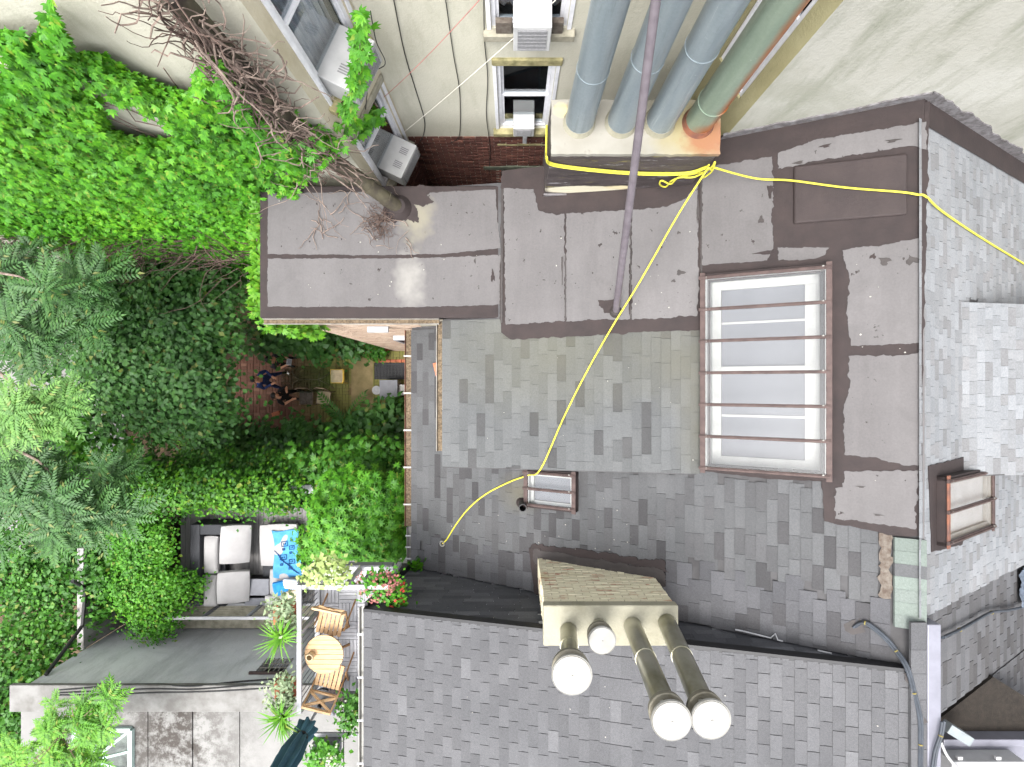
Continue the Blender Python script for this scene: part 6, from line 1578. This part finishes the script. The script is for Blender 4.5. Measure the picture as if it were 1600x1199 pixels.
# ------------------------------------------------------------------ PEOPLE
def person(label, loc, rot, mats, pose):
    """one skinned body; local +X is where the person faces. pose: dict of joint overrides"""
    J = dict(pel=(0,0,.95), sp=(0,0,1.14), ch=(.01,0,1.36), nk=(.0,0,1.50), hb=(-.01,0,1.57), hm=(-.02,0,1.665), ht=(-.06,0,1.755), face=(.055,0,1.69),
             lsh=(0,.17,1.42), lel=(.06,.27,1.16), lwr=(.27,.12,1.16), lpa=(.34,.09,1.17), rsh=(0,-.17,1.42), rel=(.06,-.27,1.16), rwr=(.27,-.12,1.16), rpa=(.34,-.09,1.17),
             lhp=(0,.09,.9), lkn=(.03,.11,.5), lan=(0,.12,.1), lto=(.17,.15,.04), rhp=(0,-.09,.9), rkn=(.03,-.11,.5), ran=(0,-.12,.1), rto=(.17,-.15,.04))
    J.update({k: v for k, v in pose.items() if not isinstance(v, bool)})
    rad = dict(pel=.135, sp=.125, ch=.145, nk=.058, hb=.065, hm=.098, ht=.07, face=.07, lsh=.075, lel=.048, lwr=.032, lpa=.036, rsh=.075, rel=.048, rwr=.032, rpa=.036, lhp=.095, lkn=.065, lan=.045, lto=.04, rhp=.095, rkn=.065, ran=.045, rto=.04)
    E = [('pel','sp'),('sp','ch'),('ch','nk'),('nk','hb'),('hb','hm'),('hm','ht'),('hm','face'),('ch','lsh'),('lsh','lel'),('lel','lwr'),('lwr','lpa'),('ch','rsh'),('rsh','rel'),('rel','rwr'),('rwr','rpa'),('pel','lhp'),('lhp','lkn'),('lkn','lan'),('lan','lto'),('pel','rhp'),('rhp','rkn'),('rkn','ran'),('ran','rto')]
    for s in 'lr':
        p, w_ = V(J[s + 'pa']), V(J[s + 'wr']); d = (p - w_).normalized(); side = V((0, 0, 1)).cross(d); sg = -1 if s == 'l' else 1
        for k, (o_, ln) in enumerate(((-.027, .062), (-.009, .075), (.009, .07), (.027, .055))):
            a = p + side * o_ + d * .02; m = a + d * ln * .6; e = a + d * ln - V((0, 0, .02))
            for q, nm in ((m, f'{s}f{k}m'), (e, f'{s}f{k}e')): J[nm] = tuple(q); rad[nm] = .0095
            E += [(s + 'pa', f'{s}f{k}m'), (f'{s}f{k}m', f'{s}f{k}e')]
        th = w_.lerp(p, .5) + side * (sg * .04) + d * .02; J[s + 'tm'] = tuple(th); J[s + 'te'] = tuple(th + d * .035); rad[s + 'tm'] = .012; rad[s + 'te'] = .01; E += [(s + 'wr', s + 'tm'), (s + 'tm', s + 'te')]
    names = list(J); idx = {n: i for i, n in enumerate(names)}
    me = bpy.data.meshes.new('body_cage'); me.from_pydata([J[n] for n in names], [(idx[a], idx[b]) for a, b in E], []); me.update()
    tmp = bpy.data.objects.new('body_cage', me); C.objects.link(tmp)
    sk = tmp.modifiers.new('skin', 'SKIN'); sk.use_smooth_shade = True; su = tmp.modifiers.new('sub', 'SUBSURF'); su.levels = 2; su.render_levels = 2
    for i, n in enumerate(names):
        sv = me.skin_vertices[0].data[i]; sv.radius = (rad[n], rad[n]); sv.use_root = (n == 'pel')
    dg = bpy.context.evaluated_depsgraph_get(); ev = tmp.evaluated_get(dg); bm_ = bpy.data.meshes.new_from_object(ev)
    C.objects.unlink(tmp); bpy.data.objects.remove(tmp)
    t = thing('person', label, 'person', loc, math.radians(rot))
    seg = []
    for a, b in E:
        g_ = 0
        if a in ('pel','lhp','rhp','lkn','rkn') and b not in ('sp',): g_ = 2
        elif a in ('lan','ran'): g_ = 3
        elif a in ('pel','sp') or (a == 'ch' and b != 'nk') or (a in ('lsh','rsh')): g_ = 1
        elif a in ('lel', 'rel') and pose.get('long'): g_ = 1
        seg.append((V(J[a]), V(J[b]), g_))
    bm_.materials.clear()
    for m in mats[:4]: bm_.materials.append(m)
    for p in bm_.polygons:
        c = V(p.center); best = (9, 0)
        for a, b, g_ in seg:
            ab = b - a; u = max(0, min(1, (c - a).dot(ab) / ab.length_squared)); d = (c - a - ab * u).length
            if d < best[0]: best = (d, g_)
        p.material_index = best[1]; p.use_smooth = True
    obj('body', bm_, None, t, local=True)
    hm, ht, fc = V(J['hm']), V(J['ht']), V(J['face']); upd = (ht - hm).normalized(); fw = (fc - hm); fw = (fw - upd * fw.dot(upd)).normalized(); sd_ = upd.cross(fw)
    Mh = Matrix((fw, sd_, upd)).transposed().to_4x4(); Mh.translation = hm
    if mats[4]:
        hv = MB(); n1, n2 = 10, 16; vs = []
        for i in range(n1 + 1):
            th = math.pi * .62 * i / n1
            for k in range(n2):
                a = 2 * math.pi * k / n2; cut = .72 if math.cos(a) > .35 else 1.0; tt = th * cut
                vs.append(Mh @ V((math.sin(tt) * math.cos(a) * .112 - .012, math.sin(tt) * math.sin(a) * .104, math.cos(tt) * .122 + .012)))
        hv.add(vs, [(i*n2+k, i*n2+(k+1)%n2, (i+1)*n2+(k+1)%n2, (i+1)*n2+k) for i in range(n1) for k in range(n2)]); hv.build('hair', mats[4], t, smooth=True, local=True)
        if pose.get('longhair'):
            MB().tube([Mh @ V((-.07, .0, -.02)), Mh @ V((-.11, .03, -.14)), Mh @ V((-.10, .04, -.26))], [.085, .075, .03], 12).build('ponytail', mats[4], t, smooth=True, local=True)
    for s in (-1, 1):
        MB().lathe([(0, -.012), (.012, -.006), (.014, 0), (.01, .008), (0, .011)], segs=10, M=Mh @ Matrix.Translation((.118, s * .033, .03))).build('eye', M['black_metal'], t, smooth=True, local=True)
        MB().obox(Mh @ Matrix.Translation((-.005, s * .099, .01)), (.035, .018, .055)).build('ear', mats[0], t, local=True, bevel=.006)
    MB().add([Mh @ V(q) for q in ((.118, 0, .035), (.125, -.016, -.012), (.125, .016, -.012), (.15, 0, -.008), (.12, 0, -.022))], [(0,1,3),(0,3,2),(1,4,3),(3,4,2)]).build('nose', mats[0], t, local=True)
    MB().obox(Mh @ Matrix.Translation((.118, 0, -.045)), (.012, .045, .012)).build('mouth', M['skin_lip'], t, local=True, bevel=.003)
    return t
M['skin'] = plain('skin', lin(206,154,124), lin(190,136,108), 8, .6); M['skin_lip'] = plain('lips', lin(160,90,82), lin(150,80,74), 8, .6)
M['hair_black'] = plain('black_hair', lin(36,30,28), lin(24,20,19), 30, .6); M['shirt_dark'] = plain('charcoal_shirt', lin(60,58,64), lin(46,45,50), 10, .9); M['jeans'] = plain('blue_denim', lin(52,72,124), lin(38,54,100), 12, .9)
M['black_cloth'] = plain('black_cloth', lin(34,34,38), lin(26,26,29), 10, .9); M['shoe'] = plain('dark_shoe', lin(40,38,38), lin(30,28,28), 8, .6)
upl = dict(hm=(-.03,0,1.655), ht=(-.105,0,1.715), face=(.02,0,1.725))
person('standing person in dark T-shirt and black trousers holding a white controller', (-7.12, .70, .07), -8, [M['skin'], M['shirt_dark'], M['black_cloth'], M['shoe'], M['hair_black']], dict(upl, lto=(.2,.16,.04), lan=(.06,.13,.1)))
cc = V((-6.74, .65, 1.27)); t = thing('controller', 'white remote controller held by the person in the dark T-shirt', 'controller', tuple(cc))
MB().obox(Matrix.Translation(cc) @ Matrix.Rotation(-.14, 4, 'Z') @ Matrix.Rotation(.3, 4, 'Y'), (.15, .2, .035)).build('body', M['plastic_white'], t, bevel=.012); MB().obox(Matrix.Translation(cc + V((.02, 0, .03))) @ Matrix.Rotation(-.14, 4, 'Z') @ Matrix.Rotation(.3, 4, 'Y'), (.09, .14, .012)).build('screen', M['box_grey'], t, bevel=.003)
for s in (-.05, .05): MB().tube([cc + V((-.04, s, .02)), cc + V((-.05, s, .06))], .008, 6).build('stick', M['black_metal'], t)
person('person in blue denim standing under the edge of the dark tree', (-7.55, .12, .07), -5, [M['skin'], M['jeans'], M['jeans'], M['shoe'], M['hair_black']], dict(upl, lan=(.12,.22,.1), lkn=(.08,.17,.5), lto=(.27,.26,.04), ran=(.10,-.24,.1), rkn=(.08,-.18,.5), rto=(.25,-.28,.04), long=True))
person('dark-haired person in a black top looking up with one hand raised', (-6.95, -.36, .07), -4, [M['skin'], M['black_cloth'], M['black_cloth'], M['shoe'], M['hair_black']], dict(upl, longhair=True, lel=(.12,.26,1.2), lwr=(.2,.16,1.4), lpa=(.23,.13,1.46)))

# ------------------------------------------------------------------ bits on the roofs
def cond():
    a = P(1488, 1191, 11.25); t = thing('condenser', 'white air conditioner condenser at the roof corner beyond the grey ridge strip', 'condenser', (a.x + .4, a.y - .2, 10.95))
    MB().box((a.x, a.y - .5, 10.96), (a.x + 1.0, a.y, 11.25)).build('casing', M['plastic_white'], t, bevel=.015)
    for k in (.10, .62):
        MB().box((a.x + k, a.y + .002, 11.17), (a.x + k + .07, a.y + .05, 11.22)).build('lifting_lug', M['plastic_white'], t, bevel=.006)
    for k in range(7): MB().box((a.x + .1 + k * .11, a.y - .42, 11.251), (a.x + .16 + k * .11, a.y - .1, 11.256)).build('top_slot', M['grille'], t)
    return a
ca = cond()
cable('white_hose', 'pair of white hoses bending from the condenser over the ridge', [P(1470, 1160, 11.6), P(1478, 1178, 11.6), P(1488, 1192, 11.5), P(1500, 1206, 11.3)], .018, M['plastic_white'], 'hose')
M['cable_blue'] = plain('slate_cable', lin(54,59,66), lin(42,46,52), 10, .6)
def bundle(label, pts, r=.017, n=2):
    t = thing('cable_bundle', label, 'cable', tuple(pts[0]))
    for k in range(n):
        off = V((.022 * k, .014 * k, .01 * k)); q = [p + off for p in pts]; out = []
        qq = [q[0]] + q + [q[-1]]
        for i in range(1, len(qq) - 2):
            for j in range(6):
                u = j / 6; p0, p1, p2, p3 = qq[i-1], qq[i], qq[i+1], qq[i+2]; out.append(.5 * ((2*p1) + (p2-p0)*u + (2*p0-5*p1+4*p2-p3)*u*u + (3*p1-p0-3*p2+p3)*u**3))
        out.append(q[-1]); MB().tube(out, r, 8).build('strand', M['cable_blue'], t, smooth=True)
    for i in range(1, len(pts) - 1, 2):
        d = (pts[i+1] - pts[i-1]).normalized(); MB().tube([pts[i] - d * .007 + V((.01,.006,.005)), pts[i] + d * .007 + V((.01,.006,.005))], r * 1.6, 10).build('cable_tie', M['tie'], t, smooth=True)
    return t
S_ = lambda px, py, o=.03: on('south', px, py, o)
bundle('slate cable bundle curving from the shingles onto the ridge cap', [on('main', 1333, 979, .04), on('main', 1350, 971, .07), on('main', 1378, 990, .1), on('main', 1398, 1012, .12), S_(1412, 1040, .07), S_(1424, 1080, .05), S_(1433, 1120, .05), S_(1434, 1160, .05), S_(1433, 1215, .05)])
e_ = lambda px, py, o=.02: on('east', px, py, o)
bundle('slate cable bundle crossing the taupe slope beyond the ridge', [e_(1468, 996), e_(1495, 984), e_(1520, 970), e_(1545, 957), e_(1570, 954), e_(1590, 950)])
bundle('short slate cable bundle beside the small grey box', [P(1472, 1128, 12.28), P(1468, 1150, 12.28), P(1460, 1175, 12.28), P(1455, 1210, 12.28)])
for (pl, px, py, r) in (('main', 1336, 978, .1), ('south', 1421, 1056, .07), ('south', 1434, 1125, .07)):
    c = on(pl, px, py); pts = [(c.x + r * (1 + .3 * math.sin(3 * a + px)) * math.cos(a), c.y + r * (1 + .3 * math.sin(2 * a)) * math.sin(a)) for a in [k * math.pi / 5 for k in range(10)]]
    sheet('tar_patch', pl, [pts], .03, M['tar_dark'], house if pl == 'main' else south, amp=.02, thick=.006, step=.02, freq=25, pxl=False)
# crumpled dark tarp at the photo's edge
tp_ = on('east', 1600, 915); vs = []; n = 22
for i in range(n + 1):
    for j in range(n + 1):
        x = tp_.x - .18 + .8 * i / n; y = tp_.y - .3 + .6 * j / n; e = min(i, j, n - i, n - j) / n
        vs.append((x, y, zat('east', x) + .03 + min(e * 1.2, .2) + .05 * mnoise.noise(V((x * 9, y * 9, 0))) + .03 * mnoise.noise(V((x * 25, y * 25, 4)))))
o = MB().add(vs, [(i*(n+1)+j, (i+1)*(n+1)+j, (i+1)*(n+1)+j+1, i*(n+1)+j+1) for i in range(n) for j in range(n)]).build('tarp', plain('dark_tarp', lin(84,92,104), lin(56,62,72), 20, .8, bump=.8, bscale=60), None, smooth=True); tag(o, 'crumpled dark tarp on the pale slope beside the cable', 'tarp')
# white torn strip and paint flakes
for (lab, pts) in (('longest torn white strip along the black edge flashing', [(1150,982),(1165,985),(1185,990),(1205,995),(1212,988),(1216,998),(1224,1000)]), ('short torn white strip midway along the black edge flashing', [(1278,1014),(1300,1019)]), ('torn white strip near the cable bundle on the edge flashing', [(1330,1026),(1362,1033)])):
    o = MB().tube([on('main', x, y, .05) for x, y in pts], .012, 5).build('torn_strip', M['white_paint'], None); tag(o, lab, 'strip', 'torn strips along the flashing')

fk = MB()
for (pl, x0, x1, y0, y1, n) in (('low', 800, 1080, 320, 490, 10), ('low', 700, 1090, 530, 720, 10), ('main', 700, 1000, 750, 860, 16), ('main', 1320, 1430, 380, 820, 8), ('wing', 430, 770, 310, 470, 14), ('south', 620, 1400, 1060, 1180, 10), ('main', 840, 1000, 835, 860, 8)):
    for k in range(n):
        c = on(pl, rnd.uniform(x0, x1), rnd.uniform(y0, y1), .042 if pl != 'wing' else .004); r = rnd.uniform(.004, .014); a0 = rnd.uniform(0, 6); b_ = PL[pl][1]
        pts = [(c.x + r * rnd.uniform(.6, 1.2) * math.cos(a0 + q * 1.26), c.y + r * rnd.uniform(.6, 1.2) * math.sin(a0 + q * 1.26)) for q in range(5)]
        fk.prism(pts, lambda x, y: c.z + b_ * (x - c.x) - .002, lambda x, y: c.z + b_ * (x - c.x) + .004)
o = fk.build('paint_flakes', M['flake'], None); tag(o, 'pale paint flakes scattered over the roofs', 'debris', kind='stuff')
p = P(685, 578, 9.2); o = MB().obox(Matrix.Translation(on('main', 686, 578, .06)) @ Matrix.Rotation(.25, 4, 'Z'), (.09, .26, .05)).build('broken_brick', M['terracotta'], None, bevel=.008); tag(o, 'broken terracotta piece leaning on the dormer gutter', 'brick')
